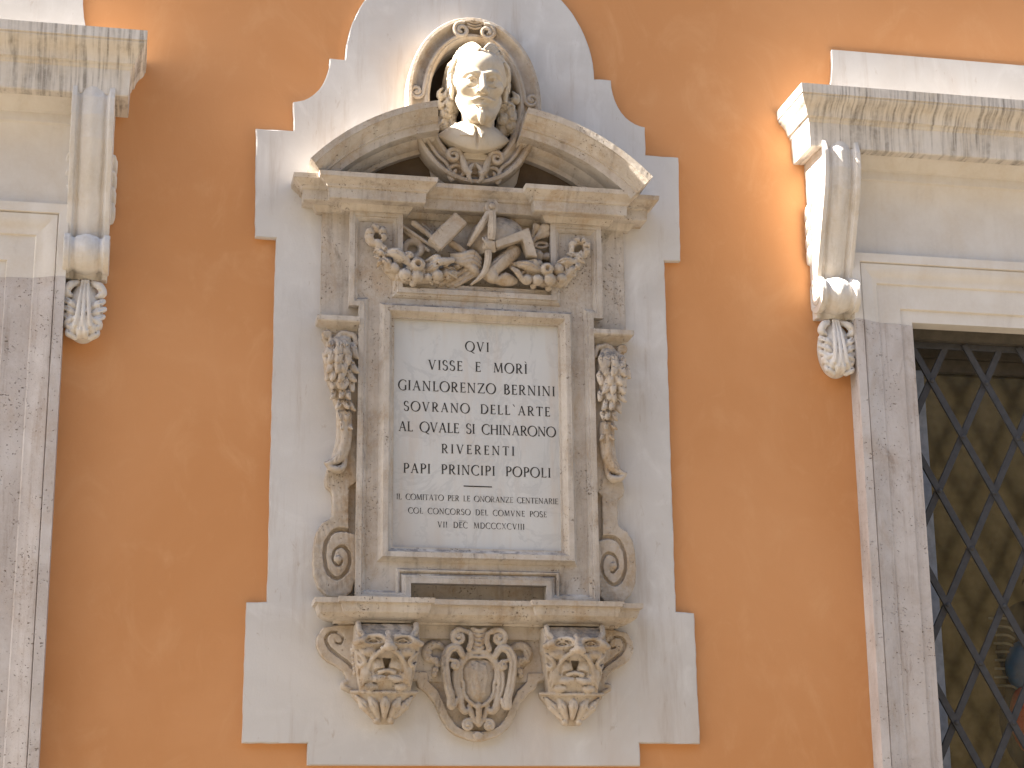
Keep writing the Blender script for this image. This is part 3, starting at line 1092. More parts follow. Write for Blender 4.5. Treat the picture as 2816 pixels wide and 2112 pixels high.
# flat strips flanking the upper part
for s in (-1, 1):
    a, b = sorted((s * 0.520, s * 0.693))
    put(MB().box(a, b, 0.0, 0.056, 3.985, 4.50), "pilaster_strip", bevel=0.003)
    # moulded cap over each side scroll
    a, b = sorted((s * 0.527, s * 0.648))
    cp = [(0.0, 3.925), (0.012, 3.928), (0.018, 3.945), (0.034, 3.958), (0.060, 3.966), (0.064, 3.972), (0.064, 3.992), (0.0, 3.995)]
    m = MB()
    path = [(a, 0.0), (a, -0.062), (b, -0.062), (b, 0.0)] if s < 0 else [(a, 0.0), (a, -0.062), (b, -0.062), (b, 0.0)]
    if s < 0:
        path = path[:3] + [(b, -0.061)][:0]
        path = [(a, 0.0), (a, -0.062), (b, -0.062)]
    else:
        path = [(a, -0.062), (b, -0.062), (b, 0.0)]
    m.sweep(path, [(-e, z) for e, z in cp], plane='xp')
    m.V = [(x, -p, z) for x, p, z in m.V]
    put(m, "scroll_cap", angle=25)


def ledge(half_pts, prof, name):
    """moulding with set-backs: half_pts (x, p) on the right side from the axis outwards"""
    path = [(-x, -p) for x, p in half_pts[::-1]] + [(x, -p) for x, p in half_pts]
    m = MB().sweep(path, [(-e, z) for e, z in prof], plane='xp')
    m.V = [(x, -p, z) for x, p, z in m.V]
    return put(m, name, angle=25)


# entablature and the shelf at the foot
ledge([(0.325, 0.040), (0.325, 0.105), (0.598, 0.105), (0.598, 0.060), (0.706, 0.060), (0.706, 0.0)],
      [(-0.03, 4.484), (0.012, 4.486), (0.018, 4.494), (0.026, 4.505), (0.030, 4.512), (0.074, 4.514), (0.078, 4.518), (0.080, 4.562), (0.088, 4.566), (0.092, 4.576), (0.108, 4.588), (0.118, 4.598), (0.124, 4.602), (0.127, 4.622), (-0.03, 4.630)], "entablature")
ledge([(0.297, 0.085), (0.297, 0.125), (0.520, 0.125), (0.520, 0.085), (0.615, 0.085), (0.615, 0.0)],
      [(-0.08, 2.655), (0.0, 2.656), (0.004, 2.664), (0.022, 2.668), (0.046, 2.676), (0.066, 2.692), (0.074, 2.712), (0.076, 2.729), (0.089, 2.731), (0.090, 2.752), (-0.08, 2.757)], "shelf")
# band under the shelf, between the masks
put(MB().box(-0.60, 0.60, 0.0, 0.066, 2.600, 2.660).box(-0.29, 0.29, 0.0, 0.054, 2.42, 2.606), "shelf_band", bevel=0.003)

# broken segmental pediment
zc, RT = 3.958, 1.041
pp = [(0.0, -0.02), (0.0, 0.262), (-0.027, 0.258), (-0.030, 0.250), (-0.046, 0.238), (-0.060, 0.215), (-0.068, 0.204), (-0.076, 0.202), (-0.078, 0.192), (-0.112, 0.188), (-0.114, 0.120), (-0.126, 0.112), (-0.140, 0.092), (-0.146, 0.074), (-0.166, 0.070), (-0.166, -0.02)]
for s in (1, -1):
    a0, a1 = 78.4, 42.5
    pts = [(s * x, z) for x, z in arc(0, zc, RT, a0, a1, 22)]
    if s < 0:
        pts = pts[::-1]
    m = MB().sweep(pts, pp)
    if s > 0:        # the right half is sheared out towards its foot so it catches sun
        m.V = [(x, p + (max(0.0, x - 0.25) * 0.10 if p > 0.15 else 0.0), z) for x, p, z in m.V]
    put(m, "pediment_segment", angle=25)
for s in (-1, 1):
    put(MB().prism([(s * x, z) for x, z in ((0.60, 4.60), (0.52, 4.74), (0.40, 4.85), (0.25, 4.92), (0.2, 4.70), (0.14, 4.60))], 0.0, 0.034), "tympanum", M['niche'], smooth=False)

# oval frame of the bust
oc = (NC[0] - XM, 5.055)
ring = [(oc[0] + 0.203 * math.cos(2 * math.pi * i / 72), oc[1] + 0.003 + 0.302 * math.sin(2 * math.pi * i / 72)) for i in range(72)]
op = [(0.0, -0.05), (0.0, 0.092), (0.006, 0.112), (0.014, 0.120), (0.026, 0.119), (0.032, 0.108), (0.044, 0.098), (0.064, 0.097), (0.078, 0.106), (0.084, 0.122), (0.090, 0.128), (0.104, 0.126), (0.110, 0.116), (0.110, 0.0)]
oval = put(MB().sweep(ring, [(-a, b) for a, b in op], closed=True), "oval_frame", C_, angle=40)
# hollow of the niche
m = MB()
V, F = [], []
for j in range(9):
    t = j / 8 * math.pi / 2
    for i in range(48):
        a = 2 * math.pi * i / 48
        V.append((oc[0] + 0.219 * math.cos(t) * math.cos(a), 0.02 - 0.20 * math.sin(t), oc[1] + 0.318 * math.cos(t) * math.sin(a) + 0.004))
for j in range(8):
    for i in range(48):
        F.append((j * 48 + i, j * 48 + (i + 1) % 48, (j + 1) * 48 + (i + 1) % 48, (j + 1) * 48 + i))
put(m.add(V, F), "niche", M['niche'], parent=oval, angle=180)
# curls carved on the oval frame
m = MB()
ex = lambda a, r: (oc[0] + (0.203 + r) * math.cos(R(a)), oc[1] + (0.302 + r) * math.sin(R(a)))
for s in (1, -1):
    def q(a, r):
        x, z = ex(a, r)
        return (oc[0] + s * (x - oc[0]), z)
    # strap from the crown curl down to the side curl
    cu = (0.060, 5.400)
    sp = [(oc[0] + s * x, z) for x, z in spiral(cu, 0.040, 0.008, 110, -1.6, 22)]
    m.tube([(x, 0.122, z) for x, z in sp], [0.0105] * 20 + [0.009, 0.008, 0.007], 8, 2, 0.9)
    st = [q(a, 0.030) for a in (72, 60, 45, 32, 22, 14)]
    sc = ex(4, 0.066)
    st += [(oc[0] + s * (x - oc[0]), z) for x, z in spiral(sc, 0.034, 0.006, 165, 1.5, 18)]
    m.tube([(x, 0.116, z) for x, z in st], 0.0095, 8, 3, 0.9)
    m.ball((oc[0] + s * (sc[0] - oc[0]), 0.112, sc[1]), (0.010, 0.014, 0.010), 6)
    # lower straps that roll up at the foot of the oval
    lo = [q(a, 0.060) for a in (-28, -40, -52, -62)]
    vc = (oc[0] + s * 0.078, 4.700)
    lo += [(vc[0] + s * (x - vc[0]), z) for x, z in spiral(vc, 0.046, 0.010, -60, 1.35, 20)]
    m.tube([(x, 0.110, z) for x, z in lo], [0.009] * 4 + [0.010] * 21, 8, 3, 0.9)
    m.tube([(oc[0] + s * 0.006, 0.118, 4.745), (oc[0] + s * 0.026, 0.128, 4.715), (oc[0] + s * 0.030, 0.128, 4.675), (oc[0] + s * 0.012, 0.122, 4.650)], [0.008, 0.012, 0.012, 0.008], 8, 4)
for i in range(4):
    z = 5.412 + 0.014 * i
    m.tube([(oc[0] - 0.034, 0.118, z + 0.012), (oc[0], 0.122, z), (oc[0] + 0.034, 0.118, z + 0.012)], 0.0055, 6, 4)
put(m, "curls", C_, parent=oval, angle=60)
# scrolled console that carries the bust
m = MB()
for s in (1, -1):
    vc = (oc[0] + s * 0.098, 4.775)
    sp = [(oc[0] + s * 0.020, 4.690), (oc[0] + s * 0.040, 4.705), (oc[0] + s * 0.052, 4.735), (oc[0] + s * 0.060, 4.770)]
    sp += [(vc[0] + s * (x - (vc[0])), z) for x, z in [(vc[0] + (a - vc[0]), b) for a, b in spiral(vc, 0.034, 0.007, 175, -1.45, 20)]]
    m.tube([(x, 0.125, z) for x, z in sp], [0.016, 0.018, 0.016, 0.014] + [0.012] * 16 + [0.010] * 5, 9, 3, 1.3)
m.box(oc[0] - 0.055, oc[0] + 0.055, 0.03, 0.120, 4.745, 4.775)
m.box(oc[0] - 0.042, oc[0] + 0.042, 0.03, 0.105, 4.700, 4.745)
put(m, "bust_console", C_, angle=50)

# ---------------------------------------------------------------- inscription tablet
tab = thing("inscription_tablet", "grey veined marble tablet with black Latin style lettering set in the memorial frame", "tablet", (XM, -0.07, 2.987))
MB().box(-0.3715, 0.3715, 0.02, 0.072, 2.986, 4.007).build("slab", M['marble'], tab, x0=XM, smooth=False)

TH, TN = 0.150, 0.068


def glyph(ch):
    """strokes of an inscriptional roman capital, cap height 1 -> (width, [quads])"""
    Q = []
    def ln(x0, y0, x1, y1, w):
        if abs(y1 - y0) > abs(x1 - x0) * 0.15:
            Q.append([(x0 - w / 2, y0), (x0 + w / 2, y0), (x1 + w / 2, y1), (x1 - w / 2, y1)])
        else:
            Q.append([(x0, y0 - w / 2), (x1, y1 - w / 2), (x1, y1 + w / 2), (x0, y0 + w / 2)])
    def sf(x, y, w=0.13):
        s = 1 if y < 0.5 else -1
        Q.append([(x - w, y), (x + w, y), (x + w, y + s * 0.03), (x - w, y + s * 0.03)])
        Q.append([(x - w * 0.75, y + s * 0.03), (x + w * 0.75, y + s * 0.03), (x + 0.07, y + s * 0.085), (x - 0.07, y + s * 0.085)])
    def ar(cx, cy, rx, ry, a0, a1, tw=TH * 1.08, th=TN, n=18):
        pr = None
        for i in range(n + 1):
            a = R(a0 + (a1 - a0) * i / n)
            h = (th + (tw - th) * abs(math.cos(a + 0.25)) ** 1.5) / 2
            nx, ny = math.cos(a), math.sin(a)
            p = ((cx + (rx - h) * nx, cy + (ry - h) * ny), (cx + (rx + h) * nx, cy + (ry + h) * ny))
            if pr:
                Q.append([pr[0], pr[1], p[1], p[0]])
            pr = p
    def stem(x):
        ln(x, 0, x, 1, TH)
        sf(x, 0)
        sf(x, 1)
    def vs(x, y, w=0.05, h=0.16):
        Q.append([(x - TN / 2, y - h / 2), (x + TN / 2, y - h / 2), (x + TN / 2, y + h / 2), (x - TN / 2, y + h / 2)])
    W = 0.3
    if ch == 'I' or ch == 'Ì':
        stem(0.15)
        if ch == 'Ì':
            Q.append([(0.02, 1.28), (0.12, 1.28), (0.24, 1.10), (0.18, 1.09)])
    elif ch == 'V':
        W = 0.82
        ln(0.41, 0, 0.12, 1, TH); ln(0.41, 0, 0.70, 1, TN); sf(0.12, 1); sf(0.70, 1, 0.11)
    elif ch == 'A':
        W = 0.82
        ln(0.12, 0, 0.41, 1, TN); ln(0.70, 0, 0.41, 1, TH); ln(0.22, 0.36, 0.60, 0.36, TN); sf(0.12, 0, 0.11); sf(0.70, 0)
    elif ch == 'M':
        W = 1.0
        ln(0.12, 0, 0.20, 1, TN); ln(0.20, 1, 0.50, 0.04, TH); ln(0.50, 0.04, 0.80, 1, TN); ln(0.80, 1, 0.88, 0, TH); sf(0.12, 0, 0.1); sf(0.88, 0); sf(0.16, 1, 0.1); sf(0.84, 1, 0.1)
    elif ch == 'N':
        W = 0.88
        ln(0.14, 0, 0.14, 1, TN); ln(0.14, 1, 0.72, 0, TH); ln(0.72, 0, 0.72, 1, TN); sf(0.14, 0, 0.11); sf(0.12, 1, 0.11); sf(0.72, 1, 0.11)
    elif ch in 'EFL':
        W = 0.58
        stem(0.15); 
        if ch != 'F':
            ln(0.15, 0.03, 0.53, 0.03, TN); vs(0.53, 0.08)
        if ch != 'L':
            ln(0.15, 0.97, 0.50, 0.97, TN); vs(0.50, 0.92); ln(0.15, 0.52, 0.44, 0.52, TN); vs(0.44, 0.52, h=0.12)
    elif ch == 'T':
        W = 0.72
        ln(0.36, 0, 0.36, 1, TH); sf(0.36, 0); ln(0.03, 0.97, 0.69, 0.97, TN); vs(0.05, 0.91); vs(0.67, 0.91)
    elif ch == 'H':
        W = 0.86
        stem(0.15); stem(0.71); ln(0.15, 0.52, 0.71, 0.52, TN)
    elif ch in 'PRB':
        W = {'P': 0.60, 'R': 0.74, 'B': 0.64}[ch]
        stem(0.15)
        if ch == 'B':
            ar(0.24, 0.755, 0.25, 0.245, -90, 90); ln(0.15, 0.97, 0.27, 0.97, TN); ln(0.15, 0.52, 0.27, 0.52, TN)
            ar(0.24, 0.265, 0.33, 0.265, -90, 90); ln(0.15, 0.03, 0.27, 0.03, TN)
        else:
            ar(0.24, 0.73, 0.31, 0.27, -90, 90); ln(0.15, 0.97, 0.27, 0.97, TN); ln(0.15, 0.49, 0.27, 0.49, TN)
            if ch == 'R':
                ln(0.62, 0, 0.32, 0.48, TH); sf(0.64, 0, 0.1)
    elif ch == 'D':
        W = 0.84
        stem(0.15); ar(0.28, 0.5, 0.50, 0.5, -90, 90); ln(0.15, 0.97, 0.30, 0.97, TN); ln(0.15, 0.03, 0.30, 0.03, TN)
    elif ch in 'OQ':
        W = 0.94
        ar(0.47, 0.5, 0.44, 0.52, 0, 360, n=30)
        if ch == 'Q':
            Q.append([(0.42, 0.02), (0.56, 0.04), (0.98, -0.22), (0.86, -0.25)])
    elif ch in 'CG':
        W = 0.78
        ar(0.46, 0.5, 0.43, 0.52, 48, 312); vs(0.73, 0.86)
        if ch == 'G':
            ln(0.70, 0.06, 0.70, 0.46, TH); sf(0.70, 0.46 + 0.04, 0.1)
        else:
            vs(0.73, 0.14, h=0.1)
    elif ch == 'S':
        W = 0.56
        ar(0.27, 0.75, 0.20, 0.26, 35, 245, TH, TN, 14); ar(0.27, 0.26, 0.22, 0.27, -145, 65, TH, TN, 14); ln(0.17, 0.60, 0.37, 0.42, TH * 0.9); vs(0.44, 0.85); vs(0.07, 0.14)
    elif ch == 'Z':
        W = 0.74
        ln(0.05, 0.97, 0.68, 0.97, TN); ln(0.05, 0.03, 0.70, 0.03, TN); ln(0.09, 0.03, 0.64, 0.97, TH); vs(0.07, 0.91); vs(0.69, 0.09)
    elif ch == 'X':
        W = 0.80
        ln(0.66, 0, 0.14, 1, TH); ln(0.12, 0, 0.66, 1, TN); sf(0.68, 0, 0.1); sf(0.12, 0, 0.1); sf(0.14, 1, 0.1); sf(0.66, 1, 0.1)
    elif ch == '`':
        W = 0.42
        Q.append([(0.06, 1.14), (0.17, 1.14), (0.32, 0.90), (0.25, 0.89)])
    return W, Q


def text_line(txt, x0, x1, zb, h, mat, gap=0.55, over=None):
    items, nat = [], 0.0
    for ch in txt:
        if ch == ' ':
            nat += gap
            items.append((None, gap, None))
        else:
            wd, q = glyph(ch)
            items.append((ch, wd, q))
            nat += wd
    trk = ((x1 - x0) / h - nat) / max(1, len(items) - 1)
    m, x, k = MB(), 0.0, 0
    for ch, wd, q in items:
        if q:
            for quad in q:
                k += 1
                y = 0.0726 + 0.00003 * (k % 12)
                m.add([(x0 + (x + a) * h, y, zb + b * h) for a, b in quad], [(0, 1, 2, 3)])
        x += wd + trk
    if over:
        a, b = over
        m.box(a, b, 0.0722, 0.0726, zb + 1.18 * h, zb + 1.24 * h)
    return m.build("inscription_line", mat, tab, x0=XM, smooth=False)


text_line("QVI", -0.050, 0.057, 3.874, 0.0435, M['ink'])
text_line("VISSE E MORÌ", -0.217, 0.229, 3.781, 0.0445, M['ink'], 0.95)
text_line("GIANLORENZO BERNINI", -0.348, 0.354, 3.683, 0.0450, M['ink'], 0.50)
text_line("SOVRANO DELL`ARTE", -0.324, 0.330, 3.590, 0.0425, M['ink'], 0.75)
text_line("AL QVALE SI CHINARONO", -0.347, 0.354, 3.498, 0.0440, M['ink'], 0.60)
text_line("RIVERENTI", -0.158, 0.167, 3.406, 0.0410, M['ink'])
text_line("PAPI PRINCIPI POPOLI", -0.325, 0.329, 3.313, 0.0430, M['ink'], 0.80)
MB().box(-0.060, 0.065, 0.0722, 0.0730, 3.2605, 3.2655).build("inscription_rule", M['ink'], tab, x0=XM, smooth=False)
text_line("IL COMITATO PER LE ONORANZE CENTENARIE", -0.354, 0.360, 3.1955, 0.0250, M['ink_worn'], 0.60)
text_line("COL CONCORSO DEL COMVNE POSE", -0.302, 0.308, 3.136, 0.0250, M['ink_worn'], 0.60)
text_line("VII DEC MDCCCXCVIII", -0.175, 0.208, 3.078, 0.0255, M['ink_worn'], 0.75, (-0.082, -0.048))

# ---------------------------------------------------------------- carved work on the memorial
def carved(c, name, parent, mirror=False, mat=None, cut=0.0):
    return c.build(name, mat or C_, parent, x0=XM, mirror=mirror, cut=cut)


def mirrored(pts):
    return [(-x, z) for x, z in pts[::-1]]


# side scrolls ---------------------------------------------------
def side_scroll(seed):
    r = np.random.RandomState(seed)
    out = [(0.519, 3.935), (0.640, 3.935), (0.676, 3.920), (0.684, 3.905), (0.668, 3.880), (0.655, 3.846), (0.668, 3.80), (0.660, 3.73), (0.640, 3.667), (0.620, 3.60), (0.606, 3.54), (0.606, 3.49),
           (0.612, 3.43), (0.630, 3.384), (0.650, 3.345), (0.655, 3.309), (0.664, 3.270), (0.657, 3.243), (0.634, 3.223), (0.629, 3.205), (0.629, 3.118), (0.640, 3.102), (0.668, 3.086), (0.694, 3.046), (0.705, 2.989),
           (0.708, 2.925), (0.703, 2.861), (0.682, 2.805), (0.642, 2.770), (0.602, 2.761), (0.562, 2.772), (0.538, 2.797), (0.526, 2.84), (0.519, 2.90)]
    c = Carve((0.515, 0.0, 2.745), (0.73, 0.165, 3.955), 0.003)
    c.poly(out, 0.0, 0.072, rd=0.006)
    c.poly([(0.50, 3.03), (0.559, 3.045), (0.560, 3.240), (0.50, 3.290)], 0.046, 0.20, sub=True)
    # big volute at the foot: spiral channel
    sp = [(0.560, 3.054), (0.600, 3.056), (0.634, 3.035), (0.658, 2.972), (0.649, 2.886), (0.604, 2.847), (0.560, 2.884), (0.552, 2.948), (0.582, 2.986), (0.616, 2.966), (0.621, 2.925), (0.598, 2.901), (0.583, 2.924), (0.590, 2.948)]
    for pp_ in (0.074, 0.062):
        c.tube([(x, pp_, z) for x, z in sp], [0.010, 0.010, 0.009, 0.009, 0.009, 0.009, 0.008, 0.008, 0.008, 0.007, 0.007, 0.006, 0.005, 0.004], sub=True, samples=5)
    c.ell((0.602, 0.070, 2.930), (0.016, 0.014, 0.016), k=0.004)
    # curl at the head
    c.tube([(x, 0.088, z) for x, z in [(0.535, 3.875), (0.548, 3.915)] + spiral((0.590, 3.890), 0.036, 0.006, 130, -1.5, 22)], [0.013] * 10 + [0.011] * 15, k=0.004, samples=2)
    c.ell((0.588, 0.090, 3.889), (0.017, 0.026, 0.017), k=0.003)
    c.tube([(x, 0.085, z) for x, z in [(0.622, 3.862), (0.640, 3.880)] + spiral((0.668, 3.912), 0.018, 0.004, -150, -1.2, 12)], 0.010, k=0.004, samples=2)
    # husk of overlapping leaves
    cen = np.array([(0.608, 3.855), (0.612, 3.80), (0.610, 3.74), (0.602, 3.68), (0.592, 3.61), (0.584, 3.54), (0.583, 3.47), (0.592, 3.40)])
    hw = [0.068, 0.078, 0.072, 0.058, 0.044, 0.033, 0.026, 0.024]
    c.tube([(x, 0.070, z) for x, z in cen], [0.058, 0.066, 0.060, 0.048, 0.036, 0.027, 0.022, 0.020], k=0.01)
    rows = 9
    for i in range(rows):          # tiers of broad overlapping leaves with cut midribs
        t = (rows - 1 - i) / (rows - 1) * 5.2 + 0.4
        j = min(int(t), 6)
        f = t - j
        bx = cen[j] * (1 - f) + cen[j + 1] * f
        h = hw[j] * (1 - f) + hw[j + 1] * f
        nl = 4 if h > 0.05 else 3 if h > 0.036 else 2
        for q in range(nl):
            sx = ((q + 0.5) / nl * 2 - 1) * 0.92 + r.uniform(-0.12, 0.12) + (0.18 if i % 2 else -0.10)
            sx = max(-1.0, min(1.0, sx))
            pz = 0.076 + 0.056 * math.sqrt(max(0, 1 - sx * sx)) * (h / 0.07)
            l = 0.020 + 0.34 * h + r.uniform(-0.004, 0.006)
            wd = 0.006 + 0.17 * h
            x0_, z0_ = bx[0] + sx * h * 0.80, bx[1] + 0.012
            tip = r.uniform(-0.012, 0.012) + sx * 0.016
            pts = [(x0_, pz - 0.008, z0_ + l * 0.6), (x0_ + sx * 0.006, pz + 0.006, z0_ + l * 0.1), (x0_ + tip * 0.8, pz + 0.014, z0_ - l * 0.5), (x0_ + tip * 1.6, pz + 0.020, z0_ - l * 0.85)]
            c.tube(pts, [wd * 0.6, wd, wd * 0.85, wd * 0.30], k=0.002, samples=4)
            c.tube([(a_[0], a_[1] + wd * 0.95, a_[2]) for a_ in pts[:3]], 0.0032, sub=True, samples=3)
            c.tube([(pts[1][0] - wd, pts[1][1] + wd * 0.3, pts[1][2] + 0.008), (pts[1][0] - wd * 0.3, pts[1][1] + wd * 0.9, pts[1][2] - 0.004)], 0.0028, sub=True, samples=2)
            c.tube([(pts[1][0] + wd, pts[1][1] + wd * 0.3, pts[1][2] + 0.004), (pts[1][0] + wd * 0.3, pts[1][1] + wd * 0.9, pts[1][2] - 0.010)], 0.0028, sub=True, samples=2)
    # long drooping leaves that end in a cupped tip
    for dx, dp in ((-0.018, 0.0), (0.0, 0.010), (0.018, 0.0)):
        c.tube([(0.586 + dx, 0.085 + dp, 3.56), (0.584 + dx, 0.085 + dp, 3.47), (0.594 + dx, 0.085 + dp, 3.40), (0.618 + dx * 0.6, 0.088 + dp, 3.355), (0.655, 0.092 + dp, 3.335)], [0.017, 0.017, 0.017, 0.016, 0.010], k=0.003)
    c.tube([(0.575, 0.078, 3.39), (0.583, 0.088, 3.335), (0.606, 0.096, 3.312), (0.640, 0.098, 3.318), (0.664, 0.094, 3.340)], [0.008, 0.013, 0.018, 0.015, 0.007], k=0.004)
    for j in range(4):
        c.tube([(0.578 + 0.016 * j, 0.112, 3.40 - 0.014 * j), (0.600 + 0.012 * j, 0.114, 3.345 - 0.006 * j)], 0.0035, sub=True)
    c.rough(0.0013, 0.035, seed)
    return c


for s in (-1, 1):
    carved(side_scroll(11 if s < 0 else 5), "side_scroll", mem, mirror=s < 0)


# grotesque masks under the shelf ---------------------------------
def mask_sdf():
    c = Carve((-0.165, 0.0, 2.225), (0.165, 0.26, 2.665), 0.0028)
    zk = [2.36, 2.40, 2.45, 2.50, 2.535, 2.548, 2.562, 2.60, 2.645, 2.67]
    pk = [0.105, 0.120, 0.140, 0.150, 0.160, 0.178, 0.200, 0.176, 0.140, 0.130]
    wk = [0.104, 0.110, 0.119, 0.128, 0.131, 0.137, 0.137, 0.133, 0.132, 0.132]
    def body(X, Y, Z):
        p, wd = np.interp(Z, zk, pk), np.interp(Z, zk, wk)
        t = np.abs(X) / 0.13
        return np.maximum(np.maximum((Y - p + 0.012 * t ** 4) * 0.85, np.abs(X) - wd), np.maximum(2.372 - Z, Z - 2.650))
    c.func((-0.165, 0, 2.30), (0.165, 0.26, 2.665), body)
    for s in (-1, 1):
        # horn-like fillets framing the forehead
        c.tube([(s * 0.122, 0.150, 2.648), (s * 0.118, 0.168, 2.615), (s * 0.098, 0.188, 2.590), (s * 0.112, 0.196, 2.572), (s * 0.138, 0.180, 2.562)], [0.012, 0.012, 0.012, 0.015, 0.012], k=0.006)
        c.tube([(s * 0.092, 0.158, 2.650), (s * 0.090, 0.176, 2.617)], 0.007, sub=True, k=0.003)
        # eye socket, ball, lids, pupil
        c.ell((s * 0.062, 0.200, 2.572), (0.034, 0.028, 0.015), sub=True, k=0.006)
        c.ell((s * 0.060, 0.168, 2.571), (0.018, 0.017, 0.013), k=0.002)
        c.tube([(s * 0.088, 0.182, 2.570), (s * 0.060, 0.189, 2.581), (s * 0.036, 0.186, 2.570)], 0.0042, k=0.002)
        c.tube([(s * 0.088, 0.180, 2.567), (s * 0.060, 0.188, 2.560), (s * 0.036, 0.185, 2.566)], 0.0042, k=0.002)
        c.ell((s * 0.056, 0.187, 2.571), 0.0065, sub=True)
        # straight frowning brow
        c.tube([(s * 0.108, 0.182, 2.592), (s * 0.060, 0.194, 2.594), (s * 0.028, 0.205, 2.590), (s * 0.012, 0.206, 2.572)], [0.006, 0.008, 0.011, 0.010], k=0.006)
        c.tube([(s * 0.005, 0.200, 2.620), (s * 0.012, 0.206, 2.600)], 0.004, sub=True, k=0.003)
        # cheek and the drooping moustache
        c.ell((s * 0.080, 0.160, 2.532), (0.036, 0.026, 0.022), k=0.014)
        c.tube([(s * 0.016, 0.190, 2.536), (s * 0.046, 0.176, 2.520), (s * 0.070, 0.158, 2.490), (s * 0.080, 0.144, 2.455)], [0.008, 0.011, 0.009, 0.005], k=0.008)
        c.ell((s * 0.040, 0.134, 2.475), (0.036, 0.030, 0.042), k=0.006)
        c.ell((s * 0.082, 0.128, 2.462), (0.036, 0.028, 0.058), k=0.010)
        c.tube([(s * 0.030, 0.186, 2.508), (s * 0.055, 0.170, 2.490), (s * 0.064, 0.152, 2.450)], 0.007, sub=True, k=0.003)
        # ear leaf on the side of the block
        c.tube([(s * 0.128, 0.150, 2.530), (s * 0.108, 0.166, 2.514), (s * 0.094, 0.160, 2.492), (s * 0.108, 0.150, 2.474), (s * 0.122, 0.140, 2.488)], [0.007, 0.009, 0.009, 0.009, 0.006], k=0.003)
        c.tube([(s * 0.104, 0.142, 2.470), (s * 0.092, 0.140, 2.430), (s * 0.098, 0.128, 2.395)], [0.008, 0.008, 0.006], k=0.003)
        c.tube([(s * 0.110, 0.140, 2.455), (s * 0.112, 0.128, 2.405)], 0.007, sub=True)
        # nostril wing
        c.ell((s * 0.020, 0.205, 2.540), (0.016, 0.016, 0.013), k=0.006)
        c.ell((s * 0.011, 0.212, 2.531), 0.007, sub=True)
        # chin tufts
        c.tube([(s * 0.012, 0.140, 2.428), (s * 0.045, 0.142, 2.420), (s * 0.085, 0.130, 2.428)], [0.012, 0.015, 0.008], k=0.004)
        c.tube([(s * 0.022, 0.150, 2.412), (s * 0.018, 0.142, 2.388)], [0.004, 0.010], sub=True)
        c.ell((s * 0.062, 0.122, 2.392), (0.030, 0.018, 0.018), k=0.006)
    c.tube([(0, 0.190, 2.605), (0, 0.212, 2.572), (0, 0.226, 2.548)], [0.014, 0.017, 0.019], k=0.006)
    c.ell((0, 0.222, 2.545), (0.024, 0.022, 0.018), k=0.005)
    # snarling mouth: a small wedge above a slot, the tongue inside it
    c.poly([(-0.020, 2.506), (0.020, 2.506), (0.006, 2.466), (-0.006, 2.466)], 0.105, 0.30, sub=True)
    c.tube([(-0.042, 0.152, 2.450), (0, 0.162, 2.456), (0.042, 0.152, 2.450)], 0.013, sub=True)
    c.tube([(-0.030, 0.146, 2.449), (0, 0.152, 2.455), (0.030, 0.146, 2.449)], [0.011, 0.008, 0.011], k=0.002)
    c.tube([(0, 0.150, 2.440), (0, 0.138, 2.408)], [0.004, 0.006], sub=True)
    # leafy pendant below
    zk2, wk2, pk2 = [2.235, 2.25, 2.30, 2.355, 2.375], [0.024, 0.034, 0.078, 0.132, 0.138], [0.050, 0.058, 0.080, 0.108, 0.112]
    def pend(X, Y, Z):
        wd, p = np.interp(Z, zk2, wk2), np.interp(Z, zk2, pk2)
        return np.maximum(np.maximum((np.abs(X) - wd) * 0.75, (Y - p + 0.03 * (X / 0.14) ** 2) * 0.9), np.maximum(2.243 - Z, Z - 2.376))
    c.func((-0.165, 0, 2.225), (0.165, 0.15, 2.39), pend, k=0.004)
    c.tube([(-0.136, 0.085, 2.372), (-0.06, 0.114, 2.368), (0.06, 0.114, 2.368), (0.136, 0.085, 2.372)], 0.008, k=0.003)
    for i, a in enumerate((-0.115, -0.062, 0.0, 0.062, 0.115)):
        q = a * 0.32
        c.tube([(a, 0.104 - 0.2 * abs(a) * 0.6, 2.352), (a * 0.75, 0.102 - abs(a) * 0.15, 2.318), (q * 1.3, 0.078, 2.272)], [0.006, 0.021, 0.010], k=0.003)
        for s in (-1, 1):
            c.tube([(a * 0.8 + s * 0.017, 0.094 - abs(a) * 0.12, 2.338), (a * 0.66 + s * 0.010, 0.090 - abs(a) * 0.12, 2.302)], [0.008, 0.005], k=0.002)
        c.tube([(a, 0.124 - 0.12 * abs(a), 2.350), (a * 0.7, 0.120 - abs(a) * 0.15, 2.310)], 0.0032, sub=True)
    for s in (-1, 1):
        c.ell((s * 0.030, 0.064, 2.258), (0.017, 0.022, 0.018), k=0.003)
    c.rough(0.0012, 0.03, 9)
    return c


mk_ = mask_sdf()
for xc in (-0.400, 0.404):
    mk_.build("grotesque_mask", C_, mem, x0=XM + xc, cut=0.0)

